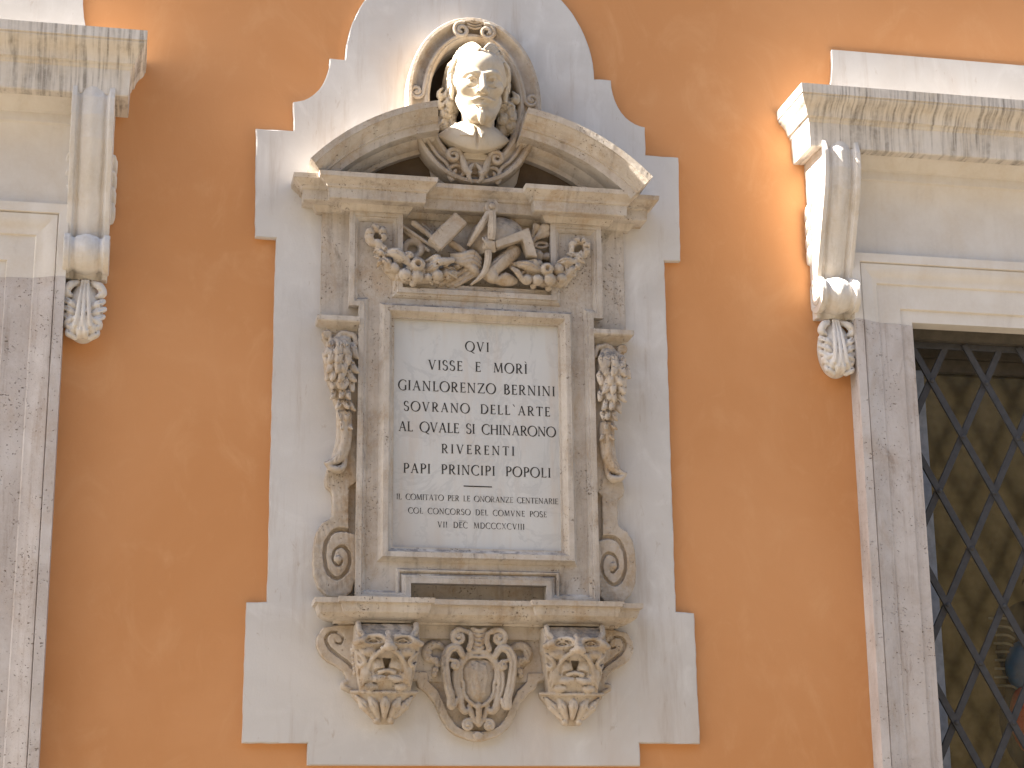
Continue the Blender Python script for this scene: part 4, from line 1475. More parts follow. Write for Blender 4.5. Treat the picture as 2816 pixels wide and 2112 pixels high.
# outer volutes beside the masks -----------------------------------
vo = [(0.500, 2.655), (0.603, 2.651), (0.658, 2.640), (0.685, 2.600), (0.686, 2.560), (0.665, 2.520), (0.640, 2.500), (0.601, 2.480), (0.570, 2.455), (0.556, 2.425), (0.566, 2.415), (0.582, 2.405), (0.578, 2.388), (0.545, 2.372), (0.500, 2.372)]
c = Carve((0.49, 0.0, 2.36), (0.70, 0.12, 2.665), 0.0028)
c.poly(vo, 0.0, 0.070, rd=0.005)
sp = spiral((0.604, 2.588), 0.048, 0.009, 10, -1.9, 34)
for pp_ in (0.072, 0.062):
    c.tube([(x, pp_, z) for x, z in ((0.530, 2.470), (0.560, 2.500), (0.597, 2.526), (0.634, 2.558), (0.647, 2.593), (0.626, 2.620), (0.591, 2.617), (0.575, 2.596), (0.583, 2.574), (0.603, 2.577), (0.608, 2.594))], [0.008, 0.008, 0.008, 0.008, 0.008, 0.007, 0.007, 0.006, 0.006, 0.005, 0.004], sub=True, samples=5)
for i in range(6):
    c.ell((0.533 - 0.002 * i, 0.068, 2.548 - 0.019 * i), (0.010, 0.014, 0.010))
c.tube([(0.545, 0.066, 2.385), (0.566, 0.070, 2.392), (0.574, 0.070, 2.405), (0.562, 0.068, 2.412)], 0.010, k=0.004)
c.rough(0.001, 0.03, 4)
for s in (-1, 1):
    carved(c, "volute", mem, mirror=s < 0)

# apron with its cartouche ------------------------------------------
hp = [(0.292, 2.606), (0.292, 2.430), (0.262, 2.424), (0.256, 2.398), (0.216, 2.370), (0.184, 2.329), (0.156, 2.267), (0.127, 2.223), (0.088, 2.195), (0.039, 2.179), (0.010, 2.172)]
hi = [(0.285, 2.60), (0.285, 2.462), (0.217, 2.461), (0.214, 2.424), (0.172, 2.386), (0.148, 2.334), (0.120, 2.273), (0.090, 2.236), (0.055, 2.219), (0.004, 2.214)]
c = Carve((-0.30, 0.0, 2.16), (0.30, 0.10, 2.615), 0.0028)
c.poly(hp + mirrored(hp), 0.0, 0.064, rd=0.005)
c.poly(hi + mirrored(hi), 0.046, 0.20, sub=True)
c.poly([(-0.026, 2.202), (-0.006, 2.213), (0.006, 2.213), (0.026, 2.202), (0.008, 2.176), (-0.008, 2.176)], 0.03, 0.078, rd=0.005)
for s in (-1, 1):
    c.tube([(s * 0.004, 0.072, 2.226), (s * 0.022, 0.072, 2.208), (s * 0.045, 0.072, 2.199)], 0.004, sub=True)
c.rough(0.0012, 0.04, 8)
apron = carved(c, "apron", mem)

c = Carve((-0.24, 0.03, 2.20), (0.24, 0.15, 2.66), 0.0028)
sh = [(0, 2.524), (0.030, 2.525), (0.054, 2.514), (0.073, 2.483), (0.075, 2.437), (0.066, 2.41), (0.062, 2.366), (0.036, 2.333), (0, 2.314)]
full = sh + [(-x, z) for x, z in sh[1:-1][::-1]]
bk = [(0, 2.55), (0.05, 2.54), (0.09, 2.50), (0.105, 2.45), (0.100, 2.37), (0.08, 2.31), (0.03, 2.28), (0, 2.25)]
c.poly(bk + mirrored(bk)[1:-1], 0.03, 0.066, rd=0.004)
c.poly(full, 0.03, 0.10, rd=0.004, dome=lambda x, z, d: 0.066 + 0.030 * np.clip(-d / 0.06, 0, 1) ** 0.6)
for pts in ([(-0.030, 2.48), (-0.034, 2.42), (-0.018, 2.36)], [(-0.006, 2.50), (-0.004, 2.43), (-0.002, 2.35)], [(0.026, 2.485), (0.032, 2.43), (0.022, 2.375)]):
    c.tube([(x, 0.089, z) for x, z in pts], [0.003, 0.004, 0.002], k=0.012)      # worn remains of a crest
c.tube([(x, 0.084, z) for x, z in full + full[:1]], 0.0085, k=0.003)
for s in (-1, 1):
    X = lambda pts, p: [(s * x, p + 0.0 * i, z) for i, (x, z) in enumerate(pts)]
    c.tube(X([(0, 2.546), (0.03, 2.543), (0.060, 2.522), (0.082, 2.486), (0.094, 2.455), (0.094, 2.40), (0.082, 2.35), (0.076, 2.317), (0.058, 2.296), (0.042, 2.304)], 0.078), [0.012, 0.015, 0.016, 0.018, 0.020, 0.020, 0.018, 0.017, 0.015, 0.010], k=0.004)
    c.tube(X([(0.071, 2.528), (0.092, 2.560), (0.126, 2.553), (0.146, 2.512), (0.145, 2.471), (0.135, 2.402), (0.122, 2.356), (0.121, 2.318), (0.107, 2.318), (0.097, 2.345)], 0.094), [0.013, 0.017, 0.019, 0.019, 0.018, 0.018, 0.018, 0.017, 0.012, 0.007], k=0.002)
    c.tube(X([(0.092, 2.560), (0.126, 2.553), (0.146, 2.512), (0.145, 2.471), (0.135, 2.402), (0.122, 2.356)], 0.1155), [0.005, 0.009, 0.009, 0.009, 0.009, 0.005], sub=True)
    c.tube(X([(0.082, 2.486), (0.095, 2.455), (0.095, 2.40), (0.083, 2.35)], 0.100), [0.005, 0.009, 0.009, 0.005], sub=True)
    c.tube(X([(0.138, 2.515), (0.122, 2.508)] + spiral((0.105, 2.488), 0.020, 0.006, 70, 1.1, 14), 0.096), 0.0085, k=0.002, samples=2)
    c.ell((s * 0.105, 0.096, 2.487), (0.009, 0.014, 0.009))
    c.tube(X([(0.044, 2.556), (0.034, 2.590), (0.040, 2.622)] + spiral((0.086, 2.604), 0.036, 0.008, 130, -1.25, 20), 0.096), [0.012] * 12 + [0.011] * 11, k=0.002, samples=2)
    c.ell((s * 0.088, 0.100, 2.604), (0.010, 0.012, 0.010))
    # leaves at the sides
    c.tube(X([(0.130, 2.554), (0.160, 2.570), (0.190, 2.577), (0.216, 2.562), (0.222, 2.530), (0.205, 2.512)], 0.058), [0.010, 0.016, 0.019, 0.020, 0.018, 0.012], k=0.003)
    for x, z, q in ((0.172, 2.575, 0.014), (0.200, 2.572, 0.016), (0.218, 2.548, 0.016), (0.212, 2.520, 0.015), (0.185, 2.512, 0.014), (0.168, 2.496, 0.014), (0.180, 2.470, 0.012), (0.186, 2.452, 0.010)):
        c.ell((s * x, 0.060, z), (q * 1.4, 0.020, q * 1.25), k=0.003)
        c.tube([(s * (x - 0.006), 0.078, z + 0.01), (s * (x + 0.004), 0.076, z - 0.01)], 0.003, sub=True)
    # rolled ends at the foot
    c.tube(X([(0.006, 2.244), (0.022, 2.262)] + spiral((0.044, 2.240), 0.024, 0.006, 120, -1.4, 18), 0.074), 0.0085, k=0.002, samples=2)
    c.ell((s * 0.044, 0.072, 2.240), (0.010, 0.016, 0.010))
    c.tube(X([(0.040, 2.318), (0.030, 2.290), (0.008, 2.240)], 0.072), [0.012, 0.014, 0.006], k=0.004)
c.tube([(0, 0.080, 2.320), (0, 0.084, 2.285), (0, 0.074, 2.236)], [0.014, 0.014, 0.006], k=0.004)
for i in range(5):
    z = 2.636 - 0.019 * i
    hw_ = 0.030 - 0.003 * i
    c.tube([(-hw_, 0.082, z + 0.006), (0, 0.094 - 0.002 * i, z - 0.003), (hw_, 0.082, z + 0.006)], 0.0095, k=0.002)
c.rough(0.0012, 0.03, 6)
cart = c.build("cartouche", C_, apron, x0=XM, cut=0.04)

# trophy of tools in the recess -------------------------------------
def tq(u, v, p):
    return (-0.5957 + 0.000546 * u - 0.000004 * v, p, 4.5510 + 0.000033 * u - 0.000567 * v)


UX = 0.000547


def tw(rad):
    return rad * 0.00056


c = Carve((-0.36, 0.03, 4.135), (0.36, 0.17, 4.49), 0.0028)
# chisels, brushes and the palette behind
for a, b, r0, p0, p1 in (((480, 225), (730, 400), 14, 0.075, 0.085), ((500, 250), (700, 430), 16, 0.062, 0.075), ((570, 200), (760, 350), 20, 0.080, 0.090), ((640, 200), (770, 330), 15, 0.065, 0.080)):
    c.tube([tq(*a, p0), tq(*b, p1)], [tw(r0 * 1.25), tw(r0)], samples=2)
c.tube([tq(x, y, 0.060) for x, y in arc(570, 410, (72, -66), 0, 360, 20)], tw(30), k=0.004, samples=1)
c.tube([tq(640, 400, 0.075), tq(635, 450, 0.080), tq(600, 490, 0.075)], tw(24), k=0.006)
for a, b, r0, r1 in (((1530, 390), (1660, 265), 16, 44), ((1560, 330), (1600, 235), 14, 36), ((1540, 350), (1690, 290), 16, 30)):
    c.tube([tq(*a, 0.065), tq((a[0] + b[0]) / 2, (a[1] + b[1]) / 2, 0.080), tq(*b, 0.085)], [tw(r0), tw(r0), tw(r1)], k=0.003)
c.ell(tq(1672, 242, 0.090), tw(42), k=0.004)
c.tube([tq(x, y, 0.066) for x, y in arc(1650, 375, (55, -22), 0, 360, 16)], tw(13), samples=1)
c.tube([tq(1580, 430, 0.066), tq(1620, 470, 0.080), tq(1610, 520, 0.080)], [tw(26), tw(40), tw(22)], k=0.004)
c.ell(tq(1700, 480, 0.066), (tw(46), 0.03, tw(40)), k=0.004)
# rolled drawings and brush handles crossing in front
for a, b, r0 in (((800, 710), (1060, 560), 24), ((860, 720), (1100, 590), 22), ((920, 725), (1120, 620), 20), ((760, 700), (1000, 540), 18)):
    c.tube([tq(*a, 0.085), tq(*b, 0.100)], [tw(r0), tw(r0 * 0.85)], samples=2, k=0.001)
c.tube([tq(1180, 640, 0.110), tq(1350, 500, 0.105), tq(1400, 450, 0.100)], [tw(56), tw(62), tw(60)], k=0.004)
c.tube([tq(1180, 600, 0.138), tq(1320, 480, 0.135)], tw(8), sub=True)
c.ell(tq(1208, 655, 0.112), (tw(56), 0.030, tw(66)), k=0.003)
c.ell(tq(1330, 680, 0.085), (tw(110), 0.030, tw(52)), k=0.006)
c.tube([tq(1230, 700, 0.100), tq(1330, 660, 0.105), tq(1420, 690, 0.095)], [tw(20), tw(34), tw(18)], k=0.004)
# cloth tied round the bundle
for off, r0 in ((0, 26), (32, 22), (62, 22)):
    c.tube([tq(880, 480 + off * 0.7, 0.105), tq(960, 495 + off, 0.122), tq(1050, 470 + off * 1.2, 0.122), tq(1120, 520 + off, 0.110)], [tw(14), tw(r0), tw(r0), tw(12)], k=0.003)
c.tube([tq(1000, 560, 0.112), tq(1060, 600, 0.112), tq(1110, 650, 0.100)], [tw(30), tw(36), tw(20)], k=0.005)
c.tube([tq(880, 380, 0.098), tq(960, 440, 0.105), tq(1010, 500, 0.105)], tw(30), k=0.004)
c.rough(0.0012, 0.03, 2)
tro = c.build("trophy", C_, mem, x0=XM, cut=0.042)

c = Carve((-0.08, 0.03, 4.23), (0.26, 0.17, 4.54), 0.0028)
c.func((-0.08, 0.03, 4.23), (0.26, 0.17, 4.54), lambda X, Y, Z: (np.sqrt(((X - 0.108) / 0.142) ** 2 + ((Y - 0.045) / 0.104) ** 2 + ((Z - 4.388) / 0.134) ** 2) - 1) * 0.08)
c.func((-0.08, 0.03, 4.23), (0.26, 0.17, 4.54), lambda X, Y, Z: Z - 4.345 - (X - 0.076) * 0.45 + 0 * Y, sub=True)
c.tube([tq(1010, 330, 0.108), tq(1130, 200, 0.112), tq(1320, 130, 0.10)], 0.002, sub=True)
c.tube([tq(1240, 330, 0.119), tq(1300, 210, 0.112), tq(1400, 150, 0.090)], 0.002, sub=True)
c.rough(0.001, 0.04, 12)
c.build("globe", C_, tro, x0=XM, cut=0.04)

m = MB()
m.tube([tq(1197, 110, 0.105), tq(1197, 110, 0.166)], tw(56), 20, 2)
m.ball(tq(1197, 108, 0.168), (tw(30), 0.010, tw(30)), 8)
m.tube([tq(1185, 150, 0.151), tq(1100, 280, 0.146), tq(1010, 420, 0.128)], [tw(34), tw(30), tw(16)], 8, 3)
m.tube([tq(1195, 150, 0.156), tq(1200, 290, 0.154), tq(1196, 380, 0.146)], [tw(36), tw(36), tw(32)], 8, 3)
m.tube([tq(1172, 470, 0.141), tq(1168, 560, 0.141), tq(1130, 660, 0.134), tq(1035, 740, 0.121)], [tw(30), tw(28), tw(22), tw(7)], 8, 4)
m.build("compass", C_, tro, x0=XM)
c = Carve((-0.04, 0.08, 4.26), (0.11, 0.17, 4.39), 0.0028)
c.ell(tq(1185, 420, 0.130), (tw(62), 0.022, tw(60)), k=0.004)
for i in range(5):
    c.tube([tq(1125 + 22 * i, 345 + 12 * abs(i - 1), 0.140), tq(1150 + 16 * i, 410, 0.150), tq(1190 + 9 * i, 470, 0.138)], [tw(9), tw(14), tw(12)], k=0.002)
c.rough(0.001, 0.02, 3)
c.build("tassel", C_, tro, x0=XM, cut=0.08)
m = MB()
sq = [tq(1225, 395, 0), tq(1505, 285, 0), tq(1580, 530, 0), tq(1500, 520, 0), tq(1455, 385, 0), tq(1240, 455, 0)]
m.prism([(q[0], q[2]) for q in sq], 0.100, 0.162)
m.build("set_square", C_, tro, x0=XM, bevel=0.003)
m = MB()
a_ = math.atan2(235, 212)
cn = tq(833, 313, 0.135)
rot = Matrix.Rotation(-a_, 3, 'Y') @ Matrix.Identity(3)
m.hull(cn, (tw(160), 0.030, tw(66)), rot)
o = m.build("mallet", C_, tro, x0=XM, bevel=0.005)

for s, name in ((-1, "garland"), (1, "garland")):
    c = Carve((-0.57 if s < 0 else 0.12, 0.03, 4.12), (-0.08 if s < 0 else 0.57, 0.18, 4.48), 0.0028)
    E_ = lambda u, v, p, r, k=0.002: c.ell(tq(u, v, p + 0.004), (tw(r) * 1.1, tw(r) * 1.1, tw(r) * 1.1), k=k)
    if s < 0:
        ctr = (255, 320)
        # curled rosette from which the garland hangs
        for i in range(5):
            a = R(200 - 62 * i + 20)
            c.ell(tq(ctr[0] + 56 * math.cos(a), ctr[1] - 50 * math.sin(a), 0.118), (tw(38), 0.026, tw(40)), k=0.006)
            c.tube([tq(ctr[0] + 30 * math.cos(a + .5), ctr[1] - 30 * math.sin(a + .5), 0.140), tq(ctr[0] + 85 * math.cos(a + .5), ctr[1] - 80 * math.sin(a + .5), 0.128)], tw(7), sub=True)
        c.ell(tq(262, 352, 0.125), (tw(36), 0.03, tw(30)), sub=True, k=0.006)
        c.tube([tq(190, 330, 0.108), tq(215, 385, 0.118), tq(270, 400, 0.125), tq(280, 440, 0.120)], [tw(30), tw(30), tw(36), tw(30)], k=0.008)
        path = [tq(275, 440, 0.10), tq(345, 560, 0.095), tq(450, 645, 0.09), tq(600, 660, 0.09), tq(760, 650, 0.088), tq(890, 600, 0.085)]
        c.tube(path, [0.016, 0.026, 0.034, 0.034, 0.032, 0.022], k=0.008)
        for u, v, p, r in ((400, 600, .122, 42), (490, 655, .125, 46), (592, 675, .128, 44), (680, 680, .125, 30), (755, 660, .122, 42), (840, 640, .108, 36), (440, 520, .118, 40), (350, 600, .108, 30), (560, 720, .11, 28)):
            E_(u, v, p, r)
        E_(592, 580, 0.132, 54)
        c.ell(tq(592, 585, 0.165), (tw(24), 0.02, tw(24)), sub=True, k=0.004)
        lv = (((300, 470), (420, 490), (530, 570), 44), ((290, 500), (340, 560), (365, 620), 30), ((450, 480), (520, 500), (540, 510), 30), ((660, 590), (760, 560), (880, 540), 36), ((650, 620), (720, 600), (760, 570), 30), ((660, 540), (740, 520), (780, 530), 26))
    else:
        ctr = (1950, 425)
        for i in range(6):
            a = R(205 - 48 * i)
            c.ell(tq(ctr[0] + 60 * math.cos(a), ctr[1] - 56 * math.sin(a), 0.118), (tw(34), 0.026, tw(36)), k=0.006)
            c.tube([tq(ctr[0] + 30 * math.cos(a + .4), ctr[1] - 30 * math.sin(a + .4), 0.140), tq(ctr[0] + 85 * math.cos(a + .4), ctr[1] - 80 * math.sin(a + .4), 0.128)], tw(7), sub=True)
        c.ell(tq(1940, 450, 0.128), (tw(44), 0.034, tw(36)), sub=True, k=0.005)
        c.tube([tq(2020, 450, 0.108), tq(1990, 490, 0.118), tq(1940, 500, 0.122), tq(1925, 540, 0.115)], [tw(26), tw(26), tw(30), tw(26)], k=0.008)
        path = [tq(1925, 530, 0.10), tq(1880, 620, 0.095), tq(1790, 690, 0.09), tq(1680, 690, 0.09), tq(1540, 650, 0.09), tq(1420, 580, 0.085)]
        c.tube(path, [0.016, 0.026, 0.034, 0.034, 0.030, 0.022], k=0.008)
        for u, v, p, r in ((1500, 700, .122, 40), (1590, 705, .125, 42), (1690, 705, .128, 46), (1790, 690, .122, 40), (1765, 615, .122, 42), (1850, 660, .108, 34), (1600, 560, .112, 34), (1690, 760, .10, 26), (1560, 740, .10, 24)):
            E_(u, v, p, r)
        E_(1664, 620, 0.134, 50)
        c.ell(tq(1664, 625, 0.168), (tw(22), 0.02, tw(22)), sub=True, k=0.004)
        lv = (((1390, 560), (1500, 590), (1590, 620), 44), ((1370, 580), (1420, 650), (1475, 725), 26), ((1760, 560), (1830, 550), (1910, 560), 36), ((1900, 560), (1880, 620), (1830, 680), 24), ((1500, 550), (1560, 560), (1600, 600), 28))
    rg = np.random.RandomState(40 + s)
    pa = np.array(path)
    for i in range(46):
        t = rg.rand() * (len(pa) - 1.01)
        j = int(t)
        q = pa[j] * (1 - (t - j)) + pa[j + 1] * (t - j)
        an = rg.uniform(0, 6.28)
        rr_ = rg.uniform(0.010, 0.017)
        o_ = np.array((rg.uniform(-0.03, 0.03), 0.018 + rg.uniform(0, 0.012), rg.uniform(-0.03, 0.03)))
        e_ = q + o_
        d_ = np.array((math.cos(an), 0.25, math.sin(an))) * rr_ * 1.5
        c.tube([e_ - d_, e_ + (0, 0.008, 0), e_ + d_], [rr_ * 0.35, rr_ * 0.85, rr_ * 0.30], k=0.002, samples=3)
        c.tube([e_ - d_ * 0.7 + (0, rr_, 0), e_ + d_ * 0.7 + (0, rr_, 0)], 0.0028, sub=True, samples=2)
    for a, b, d, r in lv:
        c.tube([tq(*a, 0.105), tq(*b, 0.138), tq(*d, 0.128)], [tw(r * 0.45), tw(r), tw(r * 0.6)], k=0.003)
        c.tube([tq(a[0], a[1], 0.126), tq(b[0], b[1], 0.138 + tw(r)), tq(d[0], d[1], 0.140 + tw(r * 0.3))], 0.0036, sub=True)
    c.rough(0.0014, 0.03, 21 + s)
    c.build(name, C_, tro, x0=XM, cut=0.044)

# ---------------------------------------------------------------- the bust
bust = thing("bust", "pale marble bust of a goateed long haired man standing in the oval niche", "bust", (XM, -0.12, 4.765))
HH, HC = 0.187, (0.004, 0.142, 5.105)
HR = Matrix.Rotation(R(-9), 3, 'X') @ Matrix.Rotation(R(4), 3, 'Z')
# forward is +p; tilt the brow forward


def hp_(x, y, z):
    v = HR @ Vector((x * HH, y * HH, z * HH))
    return (HC[0] + v.x, HC[1] + v.y, HC[2] + v.z)


def hE(c, p, r, k=0.0, sub=False):
    r = (r, r, r) if np.isscalar(r) else r
    c.ell(hp_(*p), tuple(q * HH for q in r), k * HH, sub, rot=HR)


def hT(c, pts, r, k=0.0, sub=False, samples=5):
    r = r * HH if np.isscalar(r) else [q * HH for q in r]
    c.tube([hp_(*q) for q in pts], r, k * HH, sub, samples)


c = Carve((-0.17, 0.0, 4.80), (0.19, 0.40, 5.34), 0.0030)
hE(c, (0, -0.10, 0.30), (0.66, 0.84, 0.68))
hE(c, (0, 0.20, -0.10), (0.515, 0.56, 0.68), 0.12)
hE(c, (0, 0.30, 0.42), (0.55, 0.46, 0.42), 0.12)
hE(c, (0, 0.44, -0.76), (0.25, 0.26, 0.22), 0.12)
for s in (-1, 1):
    hT(c, [(s * 0.45, 0.0, -0.30), (s * 0.35, 0.22, -0.60), (s * 0.15, 0.47, -0.82)], [0.13, 0.12, 0.13], 0.10)
    hE(c, (s * 0.35, 0.50, -0.12), (0.20, 0.18, 0.17), 0.12)
    # eye sockets, lids, balls
    hE(c, (s * 0.250, 0.86, 0.015), (0.20, 0.165, 0.125), 0.09, True)
    hE(c, (s * 0.245, 0.60, 0.01), 0.130, 0.01)
    hT(c, [(s * 0.40, 0.60, 0.005), (s * 0.32, 0.70, 0.070), (s * 0.235, 0.735, 0.085), (s * 0.15, 0.715, 0.055), (s * 0.105, 0.69, -0.01)], [0.022, 0.030, 0.032, 0.030, 0.020], 0.015)
    hT(c, [(s * 0.40, 0.60, 0.0), (s * 0.31, 0.675, -0.06), (s * 0.225, 0.70, -0.075), (s * 0.14, 0.69, -0.05), (s * 0.105, 0.69, -0.01)], [0.018, 0.024, 0.026, 0.024, 0.018], 0.015)
    hE(c, (s * 0.235, 0.735, 0.012), 0.050, 0.005, True)
    hT(c, [(s * 0.34, 0.66, -0.14), (s * 0.24, 0.70, -0.155), (s * 0.14, 0.72, -0.12)], 0.016, 0.02, True)
    # brows
    hT(c, [(s * 0.47, 0.50, 0.11), (s * 0.36, 0.655, 0.190), (s * 0.22, 0.735, 0.200), (s * 0.10, 0.755, 0.175)], [0.05, 0.070, 0.070, 0.05], 0.07)
    # nose wing, nostril, cheek crease
    hE(c, (s * 0.105, 0.82, -0.30), (0.068, 0.095, 0.068), 0.04)
    hE(c, (s * 0.055, 0.88, -0.365), (0.032, 0.05, 0.028), 0.01, True)
    hT(c, [(s * 0.165, 0.78, -0.29), (s * 0.245, 0.72, -0.42), (s * 0.29, 0.62, -0.56)], [0.022, 0.028, 0.016], 0.04, True)
    # moustache
    hT(c, [(s * 0.02, 0.83, -0.435), (s * 0.12, 0.81, -0.455), (s * 0.24, 0.71, -0.475), (s * 0.335, 0.60, -0.43)], [0.035, 0.050, 0.042, 0.018], 0.02)
    # ear
    hE(c, (s * 0.66, -0.08, -0.08), (0.075, 0.15, 0.22), 0.03)
    hT(c, [(s * 0.66, 0.07, -0.02), (s * 0.71, 0.02, 0.14), (s * 0.74, -0.12, 0.16), (s * 0.74, -0.20, 0.0), (s * 0.70, -0.12, -0.18), (s * 0.66, -0.02, -0.28)], [0.03, 0.036, 0.04, 0.036, 0.036, 0.05], 0.015)
    hE(c, (s * 0.74, -0.06, -0.06), (0.05, 0.06, 0.10), 0.02, True)
# frown and forehead lines
# nose
hT(c, [(0, 0.74, 0.13), (0, 0.83, -0.06), (0, 0.93, -0.24)], [0.075, 0.078, 0.088], 0.05)
hE(c, (0, 0.945, -0.275), (0.090, 0.085, 0.075), 0.04)
# mouth
hT(c, [(-0.19, 0.69, -0.535), (-0.07, 0.775, -0.515), (0, 0.785, -0.530), (0.07, 0.775, -0.515), (0.19, 0.69, -0.535)], [0.025, 0.045, 0.042, 0.045, 0.025], 0.03)
hT(c, [(-0.16, 0.69, -0.585), (0, 0.775, -0.60), (0.16, 0.69, -0.585)], [0.028, 0.056, 0.028], 0.03)
hT(c, [(-0.20, 0.72, -0.550), (0, 0.835, -0.560), (0.20, 0.72, -0.550)], 0.014, 0.012, True)
hT(c, [(-0.10, 0.74, -0.68), (0, 0.77, -0.69), (0.10, 0.74, -0.68)], 0.03, 0.05, True)
# goatee
hT(c, [(0, 0.745, -0.66), (0, 0.74, -0.82), (0.01, 0.72, -0.94), (0.03, 0.68, -1.05)], [0.04, 0.095, 0.09, 0.03], 0.03)
for x in (-0.05, 0.0, 0.05):
    hT(c, [(x * 0.6, 0.80, -0.72), (x, 0.83, -0.88), (x * 0.9 + 0.02, 0.79, -0.98)], 0.012, 0.01, True)
# neck
hT(c, [(0, -0.05, -0.5), (0, -0.08, -0.95), (-0.04, -0.16, -1.45)], [0.42, 0.40, 0.46], 0.10)
hT(c, [(0.30, 0.20, -0.75), (0.10, 0.32, -1.30)], [0.10, 0.08], 0.08)
hT(c, [(-0.30, 0.20, -0.75), (-0.12, 0.32, -1.30)], [0.10, 0.08], 0.08)
c.build("head", M['bust'], bust, x0=XM)

# hair: swept back from the brow, loose locks over the ears and down to the shoulders
c = Carve((-0.225, -0.02, 4.88), (0.235, 0.34, 5.37), 0.0030)
hE(c, (0, -0.20, 0.32), (0.690, 0.83, 0.715))
hE(c, (0, 0.60, 0.12), (0.60, 0.62, 0.70), 0.06, True)
hE(c, (0, 0.30, -0.62), (0.66, 0.80, 0.62), 0.06, True)
r_ = np.random.RandomState(3)
for s in (-1, 1):
    for i in range(11):
        t = i / 10
        a0 = (s * (0.05 + 0.50 * t), 0.60 - 0.42 * t + 0.02 * math.sin(i * 2.1), 0.84 - 0.42 * t)
        a1 = (s * (0.22 + 0.50 * t), 0.36 - 0.46 * t, 1.00 - 0.42 * t)
        a2 = (s * (0.46 + 0.31 * t), 0.02 - 0.50 * t, 0.92 - 0.60 * t)
        a3 = (s * (0.66 + 0.14 * t), -0.28 - 0.45 * t, 0.58 - 0.66 * t)
        hT(c, [a0, a1, a2, a3], [0.025, 0.055, 0.075, 0.07], 0.03)
        hT(c, [tuple(q[j] + (s * 0.03, 0.02, 0.075)[j] for j in range(3)) for q in (a0, a1, a2, a3)], 0.014, 0.01, True)
    # temples: soft waves combed back over the tops of the ears
    hE(c, (s * 0.56, -0.22, 0.26), (0.17, 0.42, 0.40), 0.08)
    hE(c, (s * 0.58, -0.42, -0.25), (0.20, 0.32, 0.40), 0.08)
    for i in range(8):
        y0 = 0.20 - 0.10 * i
        z0 = 0.62 - 0.035 * i
        w_ = 0.05 * math.sin(i * 2.3)
        P_ = [(s * (0.60 + 0.015 * (i % 3)), y0 + 0.02, z0), (s * (0.70 + 0.02 * (i % 2)), y0 - 0.05 + w_, z0 - 0.22), (s * (0.69 + 0.025 * (i % 3)), y0 - 0.14 - w_, z0 - 0.44), (s * 0.72, y0 - 0.22 + w_, z0 - 0.64)]
        hT(c, P_, [0.04, 0.060, 0.062, 0.05], 0.03)
        hT(c, [(q[0] + s * 0.035, q[1] + 0.045, q[2]) for q in P_], 0.014, 0.012, True)
    # ringlets: rolled curls packed down the sides of the neck, behind the jaw
    hT(c, [(s * 0.60, -0.38, -0.15), (s * 0.70, -0.40, -0.55), (s * 0.66, -0.36, -0.95)], [0.18, 0.22, 0.17], 0.05)
    for i in range(26):
        t = (i + 0.5) / 26
        x = s * (0.54 + 0.44 * r_.rand() * (1 - 0.2 * t))
        y = -0.36 + 0.22 * r_.rand()
        z = -0.15 - 0.92 * t
        rr = 0.085 + 0.040 * r_.rand()
        hE(c, (x, y, z), (rr * 1.1, rr, rr * 0.95), 0.03)
        ph = r_.rand() * 6.28
        hT(c, [(x + q * math.cos(a) , y + 0.93 * math.sqrt(max(0.0, rr * rr - q * q)) + 0.010, z + q * math.sin(a)) for q, a in [(rr * (0.98 - 0.085 * k), ph + s * k * 0.85) for k in range(11)]], 0.018, 0.0, True, 3)
        hT(c, [(x - s * 0.05, y - 0.02, z + 0.20), (x + s * 0.06 * math.sin(i), y + 0.05, z + 0.08), (x + s * 0.03, y + 0.06, z - 0.06)], [0.03, 0.045, 0.03], 0.02, samples=3)
hT(c, [(0, 0.55, 0.90), (0, 0.20, 1.06), (0, -0.25, 1.06)], 0.025, 0.03, True)
c.rough(0.0012, 0.022, 5)
c.build("hair", M['bust'], bust, x0=XM)

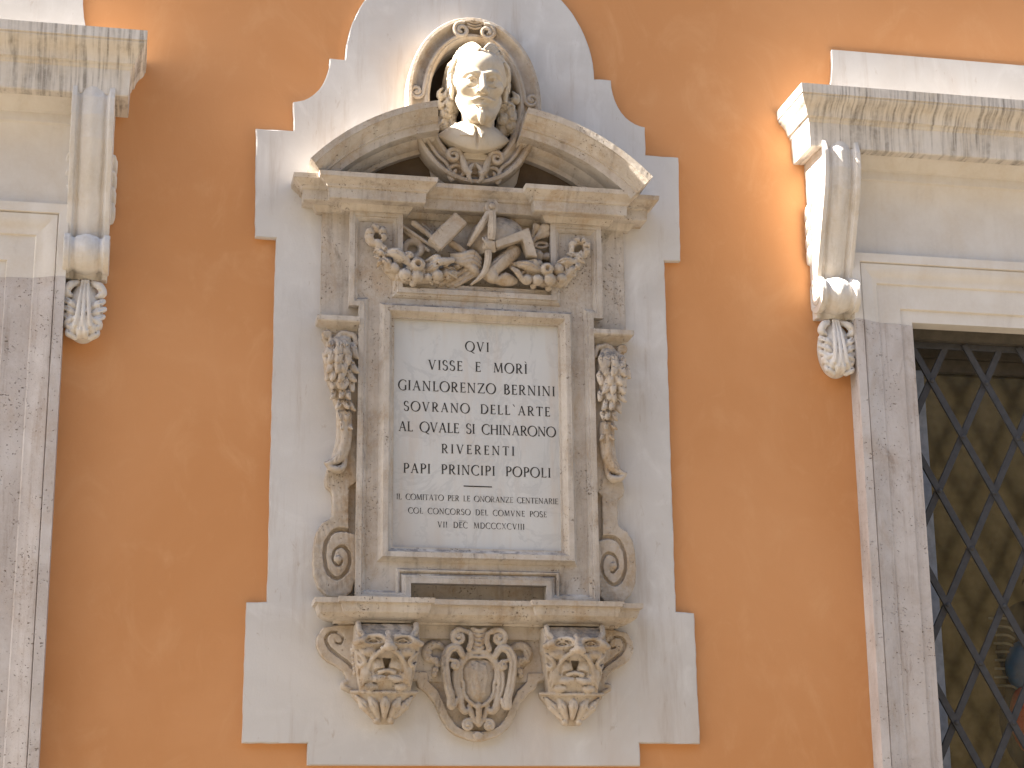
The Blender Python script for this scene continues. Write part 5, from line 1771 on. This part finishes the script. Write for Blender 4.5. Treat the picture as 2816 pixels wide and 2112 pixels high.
# draped chest cut to a curved lower edge
c = Carve((-0.24, 0.0, 4.74), (0.20, 0.32, 4.99), 0.0036)
c.ell((-0.014, 0.070, 4.862), (0.178, 0.110, 0.074))
c.ell((-0.014, 0.080, 4.905), (0.100, 0.080, 0.050), k=0.05)
c.ell((-0.014, 0.115, 4.835), (0.125, 0.085, 0.080), k=0.05)
c.func((-0.24, 0, 4.70), (0.20, 0.32, 4.99), lambda X, Y, Z: Z - (4.786 + 0.085 * (np.abs(X + 0.014) / 0.165) ** 2.1), sub=True)
c.func((-0.24, 0, 4.70), (0.20, 0.32, 4.99), lambda X, Y, Z: Y - 0.035 + 0 * X + 0 * Z, sub=True)
c.tube([(-0.018, 0.188, 4.885), (-0.016, 0.198, 4.84), (-0.012, 0.190, 4.775)], 0.006, sub=True, k=0.004)
for s in (-1, 1):
    c.tube([(-0.014 + s * 0.13, 0.12, 4.92), (-0.014 + s * 0.115, 0.150, 4.87), (-0.014 + s * 0.09, 0.165, 4.82)], 0.004, sub=True, k=0.003)
    c.tube([(-0.014 + s * 0.05, 0.165, 4.90), (-0.014 + s * 0.075, 0.168, 4.86), (-0.014 + s * 0.06, 0.175, 4.81)], 0.007, k=0.014)
c.rough(0.0008, 0.05, 7)
c.build("garment", M['bust'], bust, x0=XM)
c = Carve((-0.13, 0.10, 4.80), (0.09, 0.30, 4.96), 0.0034)
dm = lambda x, z, d: 0.190 + (4.905 - z) * 0.45 - 0.6 * np.abs(x + 0.016) ** 1.3
c.poly([(-0.112, 4.925), (-0.026, 4.905), (-0.024, 4.868), (-0.034, 4.842), (-0.096, 4.848), (-0.088, 4.880)], 0.10, 0.22, rd=0.003, dome=dm)
c.poly([(-0.008, 4.905), (0.075, 4.925), (0.060, 4.890), (0.030, 4.872), (0.002, 4.836), (-0.006, 4.860)], 0.10, 0.22, rd=0.003, dome=dm)
c.build("collar", M['bust'], bust, x0=XM)
c = Carve((-0.13, 0.0, 4.72), (0.10, 0.22, 4.86), 0.004)
c.ell((-0.014, 0.075, 4.80), (0.070, 0.070, 0.030))
c.box((-0.014, 0.075, 4.775), (0.060, 0.060, 0.014), rd=0.004, k=0.01)
c.build("socle", M['bust'], bust, x0=XM)
